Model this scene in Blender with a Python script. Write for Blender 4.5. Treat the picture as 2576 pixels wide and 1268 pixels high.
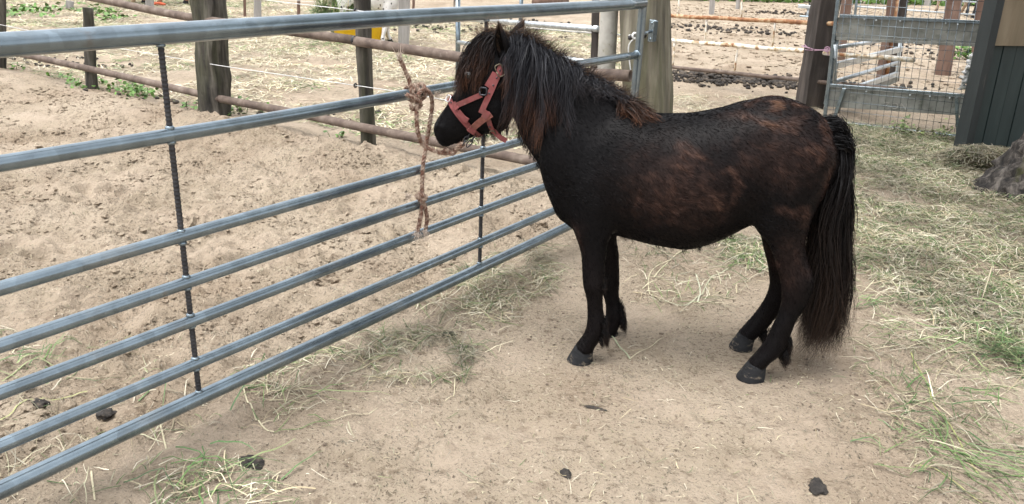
import bpy, math, random
import numpy as np
from mathutils import Matrix, Vector
from mathutils.bvhtree import BVHTree
for o in list(bpy.data.objects): bpy.data.objects.remove(o)
random.seed(7); rng = np.random.default_rng(11)
scene = bpy.context.scene; COL = scene.collection
R_ = math.radians
# ------------------------------------------------------------------ camera
PW, PH, PF = 2576., 1268., 2030.           # pixel frame used for positions
PITCH, ROLL, CAMH = R_(20.7), R_(2.5), 1.5
FWD = np.array([0, math.cos(PITCH), -math.sin(PITCH)])
_r0 = np.array([1., 0, 0]); _u0 = np.cross(_r0, FWD)
RGT = math.cos(ROLL)*_r0 + math.sin(ROLL)*_u0; UPV = -math.sin(ROLL)*_r0 + math.cos(ROLL)*_u0
EYE = np.array([0, 0, CAMH])
cd = bpy.data.cameras.new('camera'); cam = bpy.data.objects.new('camera', cd); COL.objects.link(cam)
cd.sensor_width = 36; cd.lens = PF/PW*36; cd.clip_end = 500; cd.clip_start = .05
m4 = Matrix.Identity(4)
for i in range(3):
    m4[i][0] = RGT[i]; m4[i][1] = UPV[i]; m4[i][2] = -FWD[i]; m4[i][3] = EYE[i]
cam.matrix_world = m4; scene.camera = cam
# ------------------------------------------------------------------ sky, sun, exposure
SUN_EL, SUN_AZ = 74., 120.                  # veiled sun high on the left (azimuth: degrees from +Y to -X)
world = bpy.data.worlds.new('World'); scene.world = world; world.use_nodes = True
nt = world.node_tree; nt.nodes.clear()
wo = nt.nodes.new('ShaderNodeOutputWorld'); bg = nt.nodes.new('ShaderNodeBackground')
sk = nt.nodes.new('ShaderNodeTexSky'); sk.sky_type = 'NISHITA'; sk.sun_disc = False
sk.sun_elevation = R_(SUN_EL); sk.sun_rotation = R_(-SUN_AZ); sk.dust_density = 4.0; sk.air_density = 1.0
hs = nt.nodes.new('ShaderNodeHueSaturation'); hs.inputs['Saturation'].default_value = .18
nt.links.new(sk.outputs[0], hs.inputs['Color']); nt.links.new(hs.outputs[0], bg.inputs[0])
bg.inputs[1].default_value = .15; nt.links.new(bg.outputs[0], wo.inputs[0])
sd = bpy.data.lights.new('sun', 'SUN'); sd.energy = .6; sd.angle = R_(45); sd.color = (1, .96, .9)
sun = bpy.data.objects.new('sun', sd); COL.objects.link(sun)
sdir = Vector((-math.sin(R_(SUN_AZ))*math.cos(R_(SUN_EL)), math.cos(R_(SUN_AZ))*math.cos(R_(SUN_EL)), math.sin(R_(SUN_EL))))
sun.rotation_euler = sdir.to_track_quat('Z', 'Y').to_euler(); sun.location = sdir*40
scene.view_settings.view_transform = 'Standard'; scene.view_settings.look = 'None'
scene.view_settings.gamma = 1; scene.view_settings.exposure = 1.62
scene.cycles.use_denoising = True
scene.cycles.max_bounces = 6; scene.cycles.transparent_max_bounces = 8
# ------------------------------------------------------------------ pixel helpers
def ray(x, y):
    d = FWD*PF + RGT*(x-PW/2) - UPV*(y-PH/2); return d/np.linalg.norm(d)
def gnd(x, y, z=0.):
    d = ray(x, y); return EYE + d*(z-CAMH)/d[2]
def onp(x, y, P, n):
    d = ray(x, y); return EYE + d*(((np.asarray(P)-EYE)@n)/(d@n))
def face_n(P):                              # horizontal direction from P to the camera
    v = EYE-np.asarray(P); v = np.array([v[0], v[1], 0]); return v/np.linalg.norm(v)
def at_depth(x, y, P):                      # point seen at x,y standing as far away as P
    return onp(x, y, P, face_n(P))
def unit(v): v = np.asarray(v, float); return v/max(np.linalg.norm(v), 1e-9)
# ------------------------------------------------------------------ noise (numpy)
_perm = np.random.default_rng(5).permutation(4096)
_g3 = np.random.default_rng(6).normal(size=(4096, 3)); _g3 /= np.linalg.norm(_g3, axis=1)[:, None]
def noise3(p):
    p = np.asarray(p, float); i = np.floor(p).astype(int); f = p-i; u = f*f*f*(f*(f*6-15)+10)
    out = 0
    for dx in (0, 1):
        for dy in (0, 1):
            for dz in (0, 1):
                h = _perm[(_perm[(_perm[(i[..., 0]+dx) & 4095]+i[..., 1]+dy) & 4095]+i[..., 2]+dz) & 4095]
                g = _g3[h]; d = f-np.array([dx, dy, dz])
                w = (u[..., 0] if dx else 1-u[..., 0])*(u[..., 1] if dy else 1-u[..., 1])*(u[..., 2] if dz else 1-u[..., 2])
                out = out + w*np.sum(g*d, -1)
    return out*1.5
def fbm(p, oct=4, gain=.5):
    a, s, o = 1., 1., 0
    for k in range(oct): o = o + a*noise3(np.asarray(p)*s+17.3*k); a *= gain; s *= 2.03
    return o
def n2(x, y, s, oct=3, z=0., gain=.5): return fbm(np.stack([x*s, y*s, np.zeros_like(x)+z], -1), oct, gain)
def sstep(a, b, x): t = np.clip((x-a)/(b-a), 0, 1); return t*t*(3-2*t)
# ------------------------------------------------------------------ objects
def setp(o, label=None, cat=None, group=None, kind=None):
    if label: o['label'] = label
    if cat: o['category'] = cat
    if group: o['group'] = group
    if kind: o['kind'] = kind
    return o
def empty(name, loc, label, cat, group=None, rz=0):
    o = bpy.data.objects.new(name, None); COL.objects.link(o); o.location = [float(v) for v in loc]; o.rotation_euler = (0, 0, rz)
    o.empty_display_size = .1; bpy.context.view_layer.update()
    return setp(o, label, cat, group)
def mesh(name, V, F, smooth=True, col=None):
    me = bpy.data.meshes.new(name); V = np.asarray(V, np.float32)
    if isinstance(F, np.ndarray):
        n, k = F.shape
        me.vertices.add(len(V)); me.vertices.foreach_set('co', V.ravel())
        me.loops.add(n*k); me.loops.foreach_set('vertex_index', F.astype(np.int32).ravel())
        me.polygons.add(n); me.polygons.foreach_set('loop_start', np.arange(n, dtype=np.int32)*k)
        me.update(calc_edges=True)
    else:
        me.from_pydata(V.tolist(), [], [tuple(int(i) for i in f) for f in F]); me.update()
    me.polygons.foreach_set('use_smooth', np.full(len(me.polygons), bool(smooth)))
    if col is not None:
        a = me.color_attributes.new('Col', 'FLOAT_COLOR', 'POINT'); c = np.ones((len(V), 4), np.float32); c[:, :3] = col
        a.data.foreach_set('color', c.ravel())
    return me
def obj(name, me, mat=None, parent=None, world_coords=True):
    o = bpy.data.objects.new(name, me); COL.objects.link(o)
    if mat and not me.materials: me.materials.append(mat)
    if parent is not None:
        o.parent = parent
        if world_coords: o.matrix_parent_inverse = parent.matrix_world.inverted()
    return o
class MB:
    def __init__(s): s.V = []; s.F = []; s.n = 0
    def add(s, V, F):
        V = np.asarray(V, float); s.V.append(V); s.F += [tuple(int(i)+s.n for i in f) for f in F]; s.n += len(V); return s
    def mesh(s, name, smooth=True): return mesh(name, np.concatenate(s.V), s.F, smooth)
def frames(P):
    P = np.asarray(P, float); T = np.gradient(P, axis=0); T /= np.maximum(np.linalg.norm(T, axis=1), 1e-9)[:, None]
    a = np.array([0, 0, 1.]) if abs(T[0][2]) < .9 else np.array([1., 0, 0])
    n = unit(np.cross(T[0], a)); N = []
    for t in T:
        n = n - t*(n@t); n = unit(n); N.append(n)
    N = np.array(N); return T, N, np.cross(T, N)
def tube(P, r, k=10, cap=True):
    P = np.asarray(P, float); r = np.broadcast_to(r, (len(P),)); T, N, B = frames(P)
    a = np.linspace(0, 2*np.pi, k, endpoint=False)
    V = (P[:, None] + r[:, None, None]*(np.cos(a)[None, :, None]*N[:, None]+np.sin(a)[None, :, None]*B[:, None])).reshape(-1, 3)
    F = [(i*k+j, i*k+(j+1) % k, (i+1)*k+(j+1) % k, (i+1)*k+j) for i in range(len(P)-1) for j in range(k)]
    if cap: F += [tuple(range(k))[::-1], tuple((len(P)-1)*k+j for j in range(k))]
    return V, F
def pipe(P, r, wall, k=18):                 # an open hollow pipe
    P = np.asarray(P, float); Vo, Fo = tube(P, r, k, False); Vi, Fi = tube(P, r-wall, k, False); n = len(Vo)
    F = Fo + [tuple(i+n for i in f[::-1]) for f in Fi]; e = (len(P)-1)*k
    for j in range(k):
        j2 = (j+1) % k; F.append((j2, j, j+n, j2+n)); F.append((e+j, e+j2, e+j2+n, e+j+n))
    return np.concatenate([Vo, Vi]), F
def cat(r, n=14):                           # Catmull-Rom through points
    r = np.asarray(r, float); q = np.vstack([2*r[0]-r[1], r, 2*r[-1]-r[-2]]); out = []
    for i in range(1, len(q)-2):
        for t in np.linspace(0, 1, n, endpoint=False):
            out.append(.5*((2*q[i])+(q[i+1]-q[i-1])*t+(2*q[i-1]-5*q[i]+4*q[i+1]-q[i+2])*t*t+(-q[i-1]+3*q[i]-3*q[i+1]+q[i+2])*t**3))
    out.append(r[-1]); return np.array(out)
def boxv(c, ax, ay, az, hx, hy, hz):
    c = np.asarray(c, float); V = [c+sx*hx*ax+sy*hy*ay+sz*hz*az for sz in (-1, 1) for sy in (-1, 1) for sx in (-1, 1)]
    return np.array(V), [(0, 2, 3, 1), (4, 5, 7, 6), (0, 1, 5, 4), (2, 6, 7, 3), (0, 4, 6, 2), (1, 3, 7, 5)]
def bevel_box(c, ax, ay, az, hx, hy, hz, b=.004):
    # chamfered box: three nested slabs' corner points hulled by hand
    pts = []
    for sz in (-1, 1):
        for sy in (-1, 1):
            for sx in (-1, 1):
                pts += [(sx*(hx-b), sy*(hy-b), sz*hz), (sx*(hx-b), sy*hy, sz*(hz-b)), (sx*hx, sy*(hy-b), sz*(hz-b))]
    V = np.array([np.asarray(c)+p[0]*ax+p[1]*ay+p[2]*az for p in pts])
    idx = lambda sx, sy, sz, k: (((sz+1)//2)*4+((sy+1)//2)*2+(sx+1)//2)*3+k
    F = []
    for s in (-1, 1):
        q = [(-1, -1), (1, -1), (1, 1), (-1, 1)]
        f = [idx(a, b_, s, 0) for a, b_ in q]; F.append(tuple(f if s > 0 else f[::-1]))
        f = [idx(a, s, b_, 1) for a, b_ in q]; F.append(tuple(f[::-1] if s > 0 else f))
        f = [idx(s, a, b_, 2) for a, b_ in q]; F.append(tuple(f if s > 0 else f[::-1]))
    for s1 in (-1, 1):
        for s2 in (-1, 1):
            F.append((idx(-1, s1, s2, 0), idx(1, s1, s2, 0), idx(1, s1, s2, 1), idx(-1, s1, s2, 1)))
            F.append((idx(s1, -1, s2, 0), idx(s1, 1, s2, 0), idx(s1, 1, s2, 2), idx(s1, -1, s2, 2)))
            F.append((idx(s1, s2, -1, 1), idx(s1, s2, 1, 1), idx(s1, s2, 1, 2), idx(s1, s2, -1, 2)))
            for s3 in (-1, 1): F.append((idx(s1, s2, s3, 0), idx(s1, s2, s3, 1), idx(s1, s2, s3, 2)))
    return V, F
def fixn(me):
    import bmesh
    b = bmesh.new(); b.from_mesh(me); bmesh.ops.recalc_face_normals(b, faces=b.faces); b.to_mesh(me); b.free(); return me
XA, YA, ZA = np.eye(3)
# ------------------------------------------------------------------ materials
def ramp(nd, stops):
    e = nd.color_ramp.elements
    while len(e) < len(stops): e.new(.5)
    for q, (p, c) in zip(e, stops): q.position = p; q.color = (*c, 1)
def mat(name, stops, scale=8, rough=.8, bump=.3, metal=0, stretch=(1, 1, 1), detail=8, over=(), spec=.4, bscale=None, bdist=.01, attr=False, attrmix=.25, rvar=.0, sheen=0, warp=0):
    m = bpy.data.materials.new(name); m.use_nodes = True; t = m.node_tree; N, L = t.nodes, t.links; N.clear()
    out = N.new('ShaderNodeOutputMaterial'); b = N.new('ShaderNodeBsdfPrincipled'); L.new(b.outputs[0], out.inputs[0])
    tc = N.new('ShaderNodeTexCoord'); mp = N.new('ShaderNodeMapping'); mp.inputs['Scale'].default_value = stretch
    L.new(tc.outputs['Object'], mp.inputs[0])
    def noi(sc, det=detail, vec=mp, rg=.6):
        n = N.new('ShaderNodeTexNoise'); n.inputs['Scale'].default_value = sc; n.inputs['Detail'].default_value = det; n.inputs['Roughness'].default_value = rg
        n.inputs['Distortion'].default_value = warp
        L.new(vec.outputs[0], n.inputs['Vector']); return n
    n1 = noi(scale); cr = N.new('ShaderNodeValToRGB'); ramp(cr, stops); L.new(n1.outputs[0], cr.inputs[0]); c = cr.outputs[0]
    for (colr, sc, lo, hi, amt) in over:
        n = noi(sc); mr = N.new('ShaderNodeMapRange'); mr.inputs[1].default_value = lo; mr.inputs[2].default_value = hi; mr.inputs[4].default_value = amt
        L.new(n.outputs[0], mr.inputs[0]); mx = N.new('ShaderNodeMix'); mx.data_type = 'RGBA'
        L.new(mr.outputs[0], mx.inputs[0]); L.new(c, mx.inputs[6]); mx.inputs[7].default_value = (*colr, 1); c = mx.outputs[2]
    if attr:
        a = N.new('ShaderNodeAttribute'); a.attribute_name = 'Col'; mx = N.new('ShaderNodeMix'); mx.data_type = 'RGBA'; mx.blend_type = 'MULTIPLY'
        mx.inputs[0].default_value = attrmix; L.new(a.outputs[0], mx.inputs[6]); L.new(c, mx.inputs[7]); c = mx.outputs[2]
    L.new(c, b.inputs['Base Color']); b.inputs['Metallic'].default_value = metal; b.inputs['Specular IOR Level'].default_value = spec
    b.inputs['Roughness'].default_value = rough
    if rvar:
        mr = N.new('ShaderNodeMapRange'); mr.inputs[3].default_value = rough-rvar; mr.inputs[4].default_value = rough+rvar; L.new(n1.outputs[0], mr.inputs[0]); L.new(mr.outputs[0], b.inputs['Roughness'])
    if sheen: b.inputs['Sheen Weight'].default_value = sheen; b.inputs['Sheen Roughness'].default_value = .4
    if bump:
        nb = noi(bscale or scale*3, 10, rg=.65); bp = N.new('ShaderNodeBump'); bp.inputs['Strength'].default_value = bump; bp.inputs['Distance'].default_value = bdist
        L.new(nb.outputs[0], bp.inputs['Height']); L.new(bp.outputs[0], b.inputs['Normal'])
    return m
M = {}
def galv(name, base, metal=.75, rough=.34):
    m = mat(name, [(.3, tuple(v*.8 for v in base)), (.7, tuple(v*1.15 for v in base))], 14, rough, .06, metal, over=[((.34, .34, .32), 5, .55, .72, .35), ((.16, .12, .09), 9, .64, .72, .5)], rvar=.06, bscale=90, bdist=.0015)
    t = m.node_tree; N, L = t.nodes, t.links; b = [n for n in N if n.type == 'BSDF_PRINCIPLED'][0]
    b.inputs['Coat Weight'].default_value = .3; b.inputs['Coat Roughness'].default_value = .12
    old = b.inputs['Base Color'].links[0].from_socket; v = N.new('ShaderNodeTexVoronoi'); v.inputs['Scale'].default_value = 22
    tc = [n for n in N if n.type == 'TEX_COORD'][0]; L.new(tc.outputs['Object'], v.inputs['Vector'])
    hsv = N.new('ShaderNodeSeparateColor'); L.new(v.outputs['Color'], hsv.inputs[0])
    mr = N.new('ShaderNodeMapRange'); mr.inputs[3].default_value = .86; mr.inputs[4].default_value = 1.12; L.new(hsv.outputs[0], mr.inputs[0])
    mx = N.new('ShaderNodeMix'); mx.data_type = 'RGBA'; mx.blend_type = 'MULTIPLY'; mx.inputs[0].default_value = 1; L.new(old, mx.inputs[6]); L.new(mr.outputs[0], mx.inputs[7]); L.new(mx.outputs[2], b.inputs['Base Color'])
    return m
M['galv'] = galv('galvanised_steel', (.20, .25, .285), .78, .24)
M['galv_light'] = galv('bright_galvanised_steel', (.52, .56, .58), .7, .4)
M['rebar'] = mat('dark_rebar', [(.3, (.03, .03, .033)), (.7, (.07, .068, .07))], 40, .6, .3, .5)
M['rust'] = mat('rusty_pipe', [(.3, (.06, .042, .034)), (.5, (.12, .088, .07)), (.7, (.2, .16, .13))], 9, .8, .5, 0, over=[((.30, .25, .21), 22, .6, .75, .5), ((.07, .06, .03), 6, .62, .75, .7)], bscale=70, bdist=.004)
M['whiterust'] = mat('peeling_white_pipe', [(.36, (.22, .09, .035)), (.46, (.55, .45, .3)), (.55, (.75, .71, .64))], 11, .6, .3, 0, over=[((.14, .06, .03), 18, .62, .7, .8)], bscale=60, bdist=.004)
M['rustedge'] = mat('orange_rust_pipe', [(.3, (.13, .055, .03)), (.5, (.27, .12, .05)), (.66, (.5, .36, .22))], 13, .7, .4, 0, bscale=60, bdist=.004)
M['wood'] = mat('weathered_post', [(.32, (.012, .011, .010)), (.5, (.05, .044, .036)), (.68, (.13, .118, .098))], 18, .9, .7, 0, (1, 1, .12), over=[((.06, .066, .03), 5, .5, .62, .5)], bscale=30, bdist=.02)
M['woodgreen'] = mat('mossy_timber', [(.3, (.05, .044, .033)), (.5, (.13, .117, .085)), (.7, (.25, .225, .175))], 14, .9, .9, 0, (1, 1, .10), over=[((.10, .11, .045), 5, .48, .64, .6), ((.32, .30, .23), 14, .62, .72, .6), ((.02, .018, .014), 20, .66, .72, .8)], bscale=22, bdist=.02)
M['sleeper'] = mat('dark_sleeper', [(.28, (.022, .018, .016)), (.5, (.052, .043, .038)), (.72, (.11, .092, .08))], 9, .85, .6, 0, (1, 1, .10), over=[((.2, .16, .12), 14, .66, .76, .6)], bscale=24, bdist=.02)
M['redwood'] = mat('red_brown_timber', [(.25, (.07, .04, .03)), (.5, (.13, .08, .06)), (.75, (.21, .14, .11))], 9, .85, .6, 0, (1, 1, .12), bscale=24, bdist=.02)
M['greywood'] = mat('silver_grey_post', [(.25, (.16, .15, .14)), (.55, (.30, .285, .27)), (.8, (.42, .41, .39))], 10, .9, .5, 0, (1, 1, .12), bscale=30, bdist=.012)
M['concrete'] = mat('lichen_concrete', [(.3, (.24, .23, .20)), (.6, (.40, .385, .345)), (.8, (.48, .46, .42))], 7, .9, .4, 0, over=[((.06, .06, .05), 24, .63, .70, .85), ((.2, .2, .09), 6, .58, .7, .5)], bscale=40, bdist=.006)
M['board'] = mat('grey_fibre_board', [(.25, (.13, .13, .115)), (.55, (.25, .25, .225)), (.8, (.36, .36, .33))], 7, .85, .35, 0, over=[((.07, .075, .055), 12, .55, .68, .7)], bscale=45, bdist=.005)
M['shed'] = mat('dark_green_cladding', [(.3, (.013, .026, .026)), (.7, (.027, .046, .045))], 9, .55, .3, 0, (1, 1, .2), over=[((.1, .1, .085), 30, .66, .76, .5)], bscale=30, bdist=.003)
M['shedpost'] = mat('black_green_post', [(.3, (.012, .017, .018)), (.7, (.028, .035, .036))], 9, .55, .3, 0, (1, 1, .2), over=[((.12, .11, .09), 26, .66, .76, .5)], bscale=30, bdist=.003)
M['ply'] = mat('weathered_plywood', [(.25, (.16, .125, .08)), (.55, (.25, .20, .135)), (.8, (.33, .27, .19))], 5, .85, .3, 0, (1, 1, .25), over=[((.09, .065, .04), 4.5, .66, .74, .8)], bscale=50, bdist=.003, warp=.6)
M['bark'] = mat('grey_bark', [(.36, (.014, .013, .012)), (.5, (.06, .052, .046)), (.64, (.17, .15, .13))], 17, .9, 1.0, 0, (1, 1, .35), over=[((.34, .22, .14), 3.5, .68, .74, .7), ((.12, .13, .03), 4, .62, .75, .5)], bscale=16, bdist=.04, warp=.8)
M['black'] = mat('black_plastic', [(.3, (.015, .015, .016)), (.7, (.03, .03, .03))], 20, .45, .1)
M['wire'] = mat('white_electric_rope', [(.3, (.45, .45, .44)), (.7, (.75, .75, .73))], 60, .6, .2)
M['twine'] = mat('pink_twine', [(.3, (.36, .2, .30)), (.7, (.62, .42, .52))], 40, .7, .3)
M['yellow'] = mat('yellow_plastic', [(.3, (.72, .42, .01)), (.7, (.82, .52, .02))], 6, .45, .1, over=[((.4, .28, .08), 14, .62, .75, .5)])
M['orange'] = mat('orange_plastic', [(.3, (.65, .12, .05)), (.7, (.8, .2, .1))], 10, .5, .1)
M['dung'] = mat('black_dung', [(.3, (.014, .012, .011)), (.55, (.04, .034, .029)), (.75, (.12, .095, .07))], 45, .85, 1.0, 0, over=[((.15, .115, .082), 7, .5, .62, .6)], bscale=110, bdist=.012)
M['rag'] = mat('white_plastic_wrap', [(.3, (.5, .5, .49)), (.7, (.75, .75, .74))], 12, .5, .4)
M['hay'] = mat('hay_blade', [(.3, (.75, .75, .75)), (.7, (1, 1, 1))], 40, .7, 0, attr=True, attrmix=1, spec=.25)
M['leaf'] = mat('leaf_blade', [(.3, (.75, .75, .75)), (.7, (1, 1, 1))], 30, .5, 0, attr=True, attrmix=1, spec=.35)
M['hair'] = mat('horse_hair', [(.3, (.7, .7, .7)), (.7, (1, 1, 1))], 60, .45, 0, attr=True, attrmix=1, spec=.13)
M['coat'] = mat('horse_coat', [(.3, (.65, .65, .65)), (.7, (1, 1, 1))], 30, .46, .12, 0, (1, 1, .5), attr=True, attrmix=1, spec=.07, bscale=160, bdist=.003)
M['coathair'] = mat('coat_hair', [(.3, (.8, .8, .8)), (.7, (1, 1, 1))], 60, .46, 0, attr=True, attrmix=1, spec=.07)
M['hoof'] = mat('grey_hoof', [(.3, (.010, .0105, .012)), (.7, (.024, .025, .027))], 22, .7, .5, 0, (1, 1, 2.5), over=[((.26, .215, .16), 24, .56, .68, .55)], bscale=50, bdist=.004, spec=.15)
M['eye'] = mat('eye', [(.3, (.008, .006, .005)), (.7, (.012, .009, .007))], 20, .06, 0, spec=.8)
M['halter'] = mat('faded_red_webbing', [(.3, (.15, .032, .032)), (.7, (.245, .075, .075))], 30, .85, .5, over=[((.12, .05, .04), 14, .5, .64, .75), ((.42, .2, .19), 40, .6, .75, .6)], bscale=300, bdist=.002)
M['halter_dirty'] = mat('dirty_red_webbing', [(.3, (.12, .05, .035)), (.7, (.30, .11, .09))], 30, .9, .5, bscale=300, bdist=.002)
M['brass'] = mat('tarnished_buckle', [(.3, (.10, .085, .06)), (.7, (.2, .17, .12))], 30, .45, .2, .8)
M['steel'] = mat('bright_buckle', [(.3, (.6, .6, .6)), (.7, (.8, .8, .8))], 30, .3, .1, .8)
M['chain'] = mat('dark_clip', [(.3, (.03, .03, .035)), (.7, (.09, .09, .1))], 30, .4, .2, .8)
M['rope'] = mat('rope_fibre', [(.3, (.7, .7, .7)), (.7, (1, 1, 1))], 90, .9, .6, 0, attr=True, attrmix=1, bscale=220, bdist=.004)
M['brownhorse'] = mat('chestnut_coat', [(.3, (.13, .065, .04)), (.7, (.22, .12, .07))], 9, .6, .2)
M['tanhorse'] = mat('dun_coat', [(.3, (.3, .19, .11)), (.7, (.42, .3, .2))], 9, .6, .2)
M['blackhorse'] = mat('black_horse_coat', [(.3, (.012, .012, .015)), (.7, (.03, .03, .036))], 9, .5, .2)
M['spotted'] = mat('white_spotted_coat', [(.34, (.03, .025, .025)), (.355, (.66, .64, .62)), (.7, (.75, .74, .72))], 17, .6, .2, detail=1)
M['palehair'] = mat('cream_hair', [(.3, (.5, .45, .36)), (.7, (.7, .66, .56))], 40, .6, .2)
# ground: sand with soil stains and fine debris
def ground_mat():
    m = mat('sandy_ground', [(.28, (.255, .206, .148)), (.5, (.335, .277, .208)), (.72, (.40, .336, .262))], 2.2, .95, 1.0, 0, detail=13,
            over=[((.20, .148, .10), 1.1, .47, .66, .75), ((.14, .102, .072), 14, .56, .66, .6), ((.10, .075, .053), 48, .57, .63, .62), ((.48, .42, .33), 70, .60, .66, .6), ((.06, .045, .034), 100, .59, .64, .8), ((.385, .315, .242), 1.7, .50, .62, .7)], spec=.12, bscale=70, bdist=.02)
    return m
M['ground'] = ground_mat()
# ------------------------------------------------------------------ key lines of the yard
gdir = unit([.563, .826, 0]); gA = gnd(0, 1235, .12); gN = np.array([gdir[1], -gdir[0], 0])   # main gate: line and its near-side normal
FP = [gnd(*p) for p in ((5, 182), (232, 234), (545, 300), (928, 378))]                         # pipe fence post feet
fdir = unit(FP[3]-FP[0]); fN = unit(np.array([fdir[1], -fdir[0], 0]));
if fN@face_n(FP[2]) < 0: fN = -fN
GH = FP[3]+fdir*2.24-fN*.20                                                                            # the mossy corner timber stands here
# ------------------------------------------------------------------ ground
def axis(lo, fine0, fine1, hi, d, g):
    a = list(np.arange(fine0, fine1, d)); s = d
    while a[-1] < hi: s *= g; a.append(a[-1]+s)
    b = []; s = d; x = fine0
    while x > lo: s *= g; x -= s; b.append(x)
    return np.array(b[::-1]+a)
gx = axis(-70, -2.6, 3.0, 75, .0145, 1.022); gy = axis(-25, 1.3, 4.6, 95, .0145, 1.0125)
GX, GY = np.meshgrid(gx, gy)
sg = (GX-gA[0])*gN[0]+(GY-gA[1])*gN[1]                 # >0 on the camera side of the gate
sf = (GX-FP[3][0])*fN[0]+(GY-FP[3][1])*fN[1]           # >0 on the camera side of the pipe fence
pen = sstep(.15, -.35, sg)*sstep(-.25, .35, sf)
pad = sstep(.2, -.5, sf)
HGT = .006*n2(GX, GY, 2.2, 3)+.0045*n2(GX, GY, 11, 3)+.0045*n2(GX, GY, 26, 3, 0., .7)
HGT += pen*(.045*n2(GX, GY, 2.6, 2, 3.)+.028*n2(GX, GY, 6.5, 3, 5.)+.018*n2(GX, GY, 19, 3, 7., .62)) + pad*(.016*n2(GX, GY, 5, 3, 9.)+.02*n2(GX, GY, 1.2, 2))
HGT += .10*np.exp(-((sf-.45)/.42)**2)*sstep(.1, -.6, sg)*(1+.5*n2(GX, GY, 1.5, 2))      # sand thrown up along the fence
HGT += .012*sstep(.5, -.1, sg)*(1-pen)
ridge = np.abs(n2(GX*.55+GY*.8, GY*.55-GX*.9, 1.5, 3, 2.)); HGT -= .012*np.exp(-(ridge/.10)**2)*(1-pen)*sstep(6, 4, GY)
def dent(x, y, r, d):
    i0, i1 = np.searchsorted(gy, [y-3*r, y+3*r]); j0, j1 = np.searchsorted(gx, [x-3*r, x+3*r])
    X, Y = GX[i0:i1, j0:j1], GY[i0:i1, j0:j1]; q = ((X-x)**2+(Y-y)**2)/r**2
    HGT[i0:i1, j0:j1] += d*(-np.exp(-q)+.55*np.exp(-(np.sqrt(q)-1.5)**2/.15))
r2 = np.random.default_rng(3)
for k in range(520):
    s, t = r2.uniform(-1, 6), r2.uniform(-4.5, -.1); p = gA+gdir*s+gN*t
    if (p-FP[3])@fN > .1: dent(p[0], p[1], r2.uniform(.03, .075), r2.uniform(.008, .034))
for k in range(130):
    p = gnd(r2.uniform(300, 2500), r2.uniform(780, 1268)); dent(p[0], p[1], r2.uniform(.03, .06), r2.uniform(.003, .008))
for (x, y, r, d) in ((270, 482, .05, .05), (290, 476, .035, .04), (1130, 462, .06, .05), (1180, 470, .05, .04), (310, 322, .05, .035), (640, 420, .05, .03), (150, 560, .05, .03), (820, 520, .05, .035), (560, 620, .05, .03), (1020, 470, .06, .04), (330, 700, .05, .03), (90, 640, .06, .035), (760, 640, .05, .035)):
    p = gnd(x, y); dent(p[0], p[1], r, d)
# calm patch where the pony stands
HGT *= 1-.75*np.exp(-(((GX-.62)/.62)**2+((GY-2.9)/.35)**2)**2)
def gz(x, y):
    x = np.asarray(x, float); y = np.asarray(y, float)
    i = np.clip(np.searchsorted(gy, y)-1, 0, len(gy)-2); j = np.clip(np.searchsorted(gx, x)-1, 0, len(gx)-2)
    fy = np.clip((y-gy[i])/(gy[i+1]-gy[i]), 0, 1); fx = np.clip((x-gx[j])/(gx[j+1]-gx[j]), 0, 1)
    return (HGT[i, j]*(1-fx)+HGT[i, j+1]*fx)*(1-fy)+(HGT[i+1, j]*(1-fx)+HGT[i+1, j+1]*fx)*fy
nx, ny = len(gx), len(gy); ii = np.arange((ny-1)*(nx-1)); r_ = ii//(nx-1); c_ = ii % (nx-1); v0 = r_*nx+c_
setp(obj('ground', mesh('ground', np.stack([GX.ravel(), GY.ravel(), HGT.ravel()], 1), np.stack([v0, v0+1, v0+nx+1, v0+nx], 1)), M['ground']), kind='structure')
print('ground verts', nx*ny)
# ------------------------------------------------------------------ posts
def timber(name, base, top, w, d, m, parent=None, yaw=None, rough=.006, seed=0, sink=.06, nz=14, kn=3):
    """squared post, subdivided and worn; base and top are centres"""
    base = np.asarray(base, float); top = np.asarray(top, float); ax = unit(top-base); base = base-ax*sink
    n = face_n(base) if yaw is None else np.array([math.sin(yaw), -math.cos(yaw), 0]); n = unit(n-ax*(n@ax)); s = np.cross(ax, n)
    per = []
    for (a, b, a2, b2) in ((-1, -1, 1, -1), (1, -1, 1, 1), (1, 1, -1, 1), (-1, 1, -1, -1)):
        for k in range(kn+1):
            t = (k+.0)/(kn+1); per.append((a+(a2-a)*t, b+(b2-b)*t))
    per = np.array(per); cor = (np.abs(per[:, 0]) == 1) & (np.abs(per[:, 1]) == 1); per[cor] *= .94; k = len(per)
    V = []
    for i in range(nz+1):
        t = i/nz; V.append(base+(top-base)*t+per[:, :1]*w/2*s+per[:, 1:]*d/2*n)
    V = np.array(V).reshape(-1, 3); q = V*np.array([14, 14, 3.])+seed*7.7
    V = V+rough*np.stack([fbm(q, 3), fbm(q+31, 3), 0*V[:, 0]], 1)+rough*1.5*np.stack([noise3(V*5+seed), noise3(V*5+9+seed), 0*V[:, 0]], 1)
    F = [(i*k+j, i*k+(j+1) % k, (i+1)*k+(j+1) % k, (i+1)*k+j) for i in range(nz) for j in range(k)]
    c0 = len(V); V = np.vstack([V, (V[-k:].mean(0)+ax*.004)[None], V[:k].mean(0)[None]])
    F += [((nz)*k+j, nz*k+(j+1) % k, c0) for j in range(k)]+[((j+1) % k, j, c0+1) for j in range(k)]
    return obj(name, mesh(name, V, F, False), m, parent)
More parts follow.
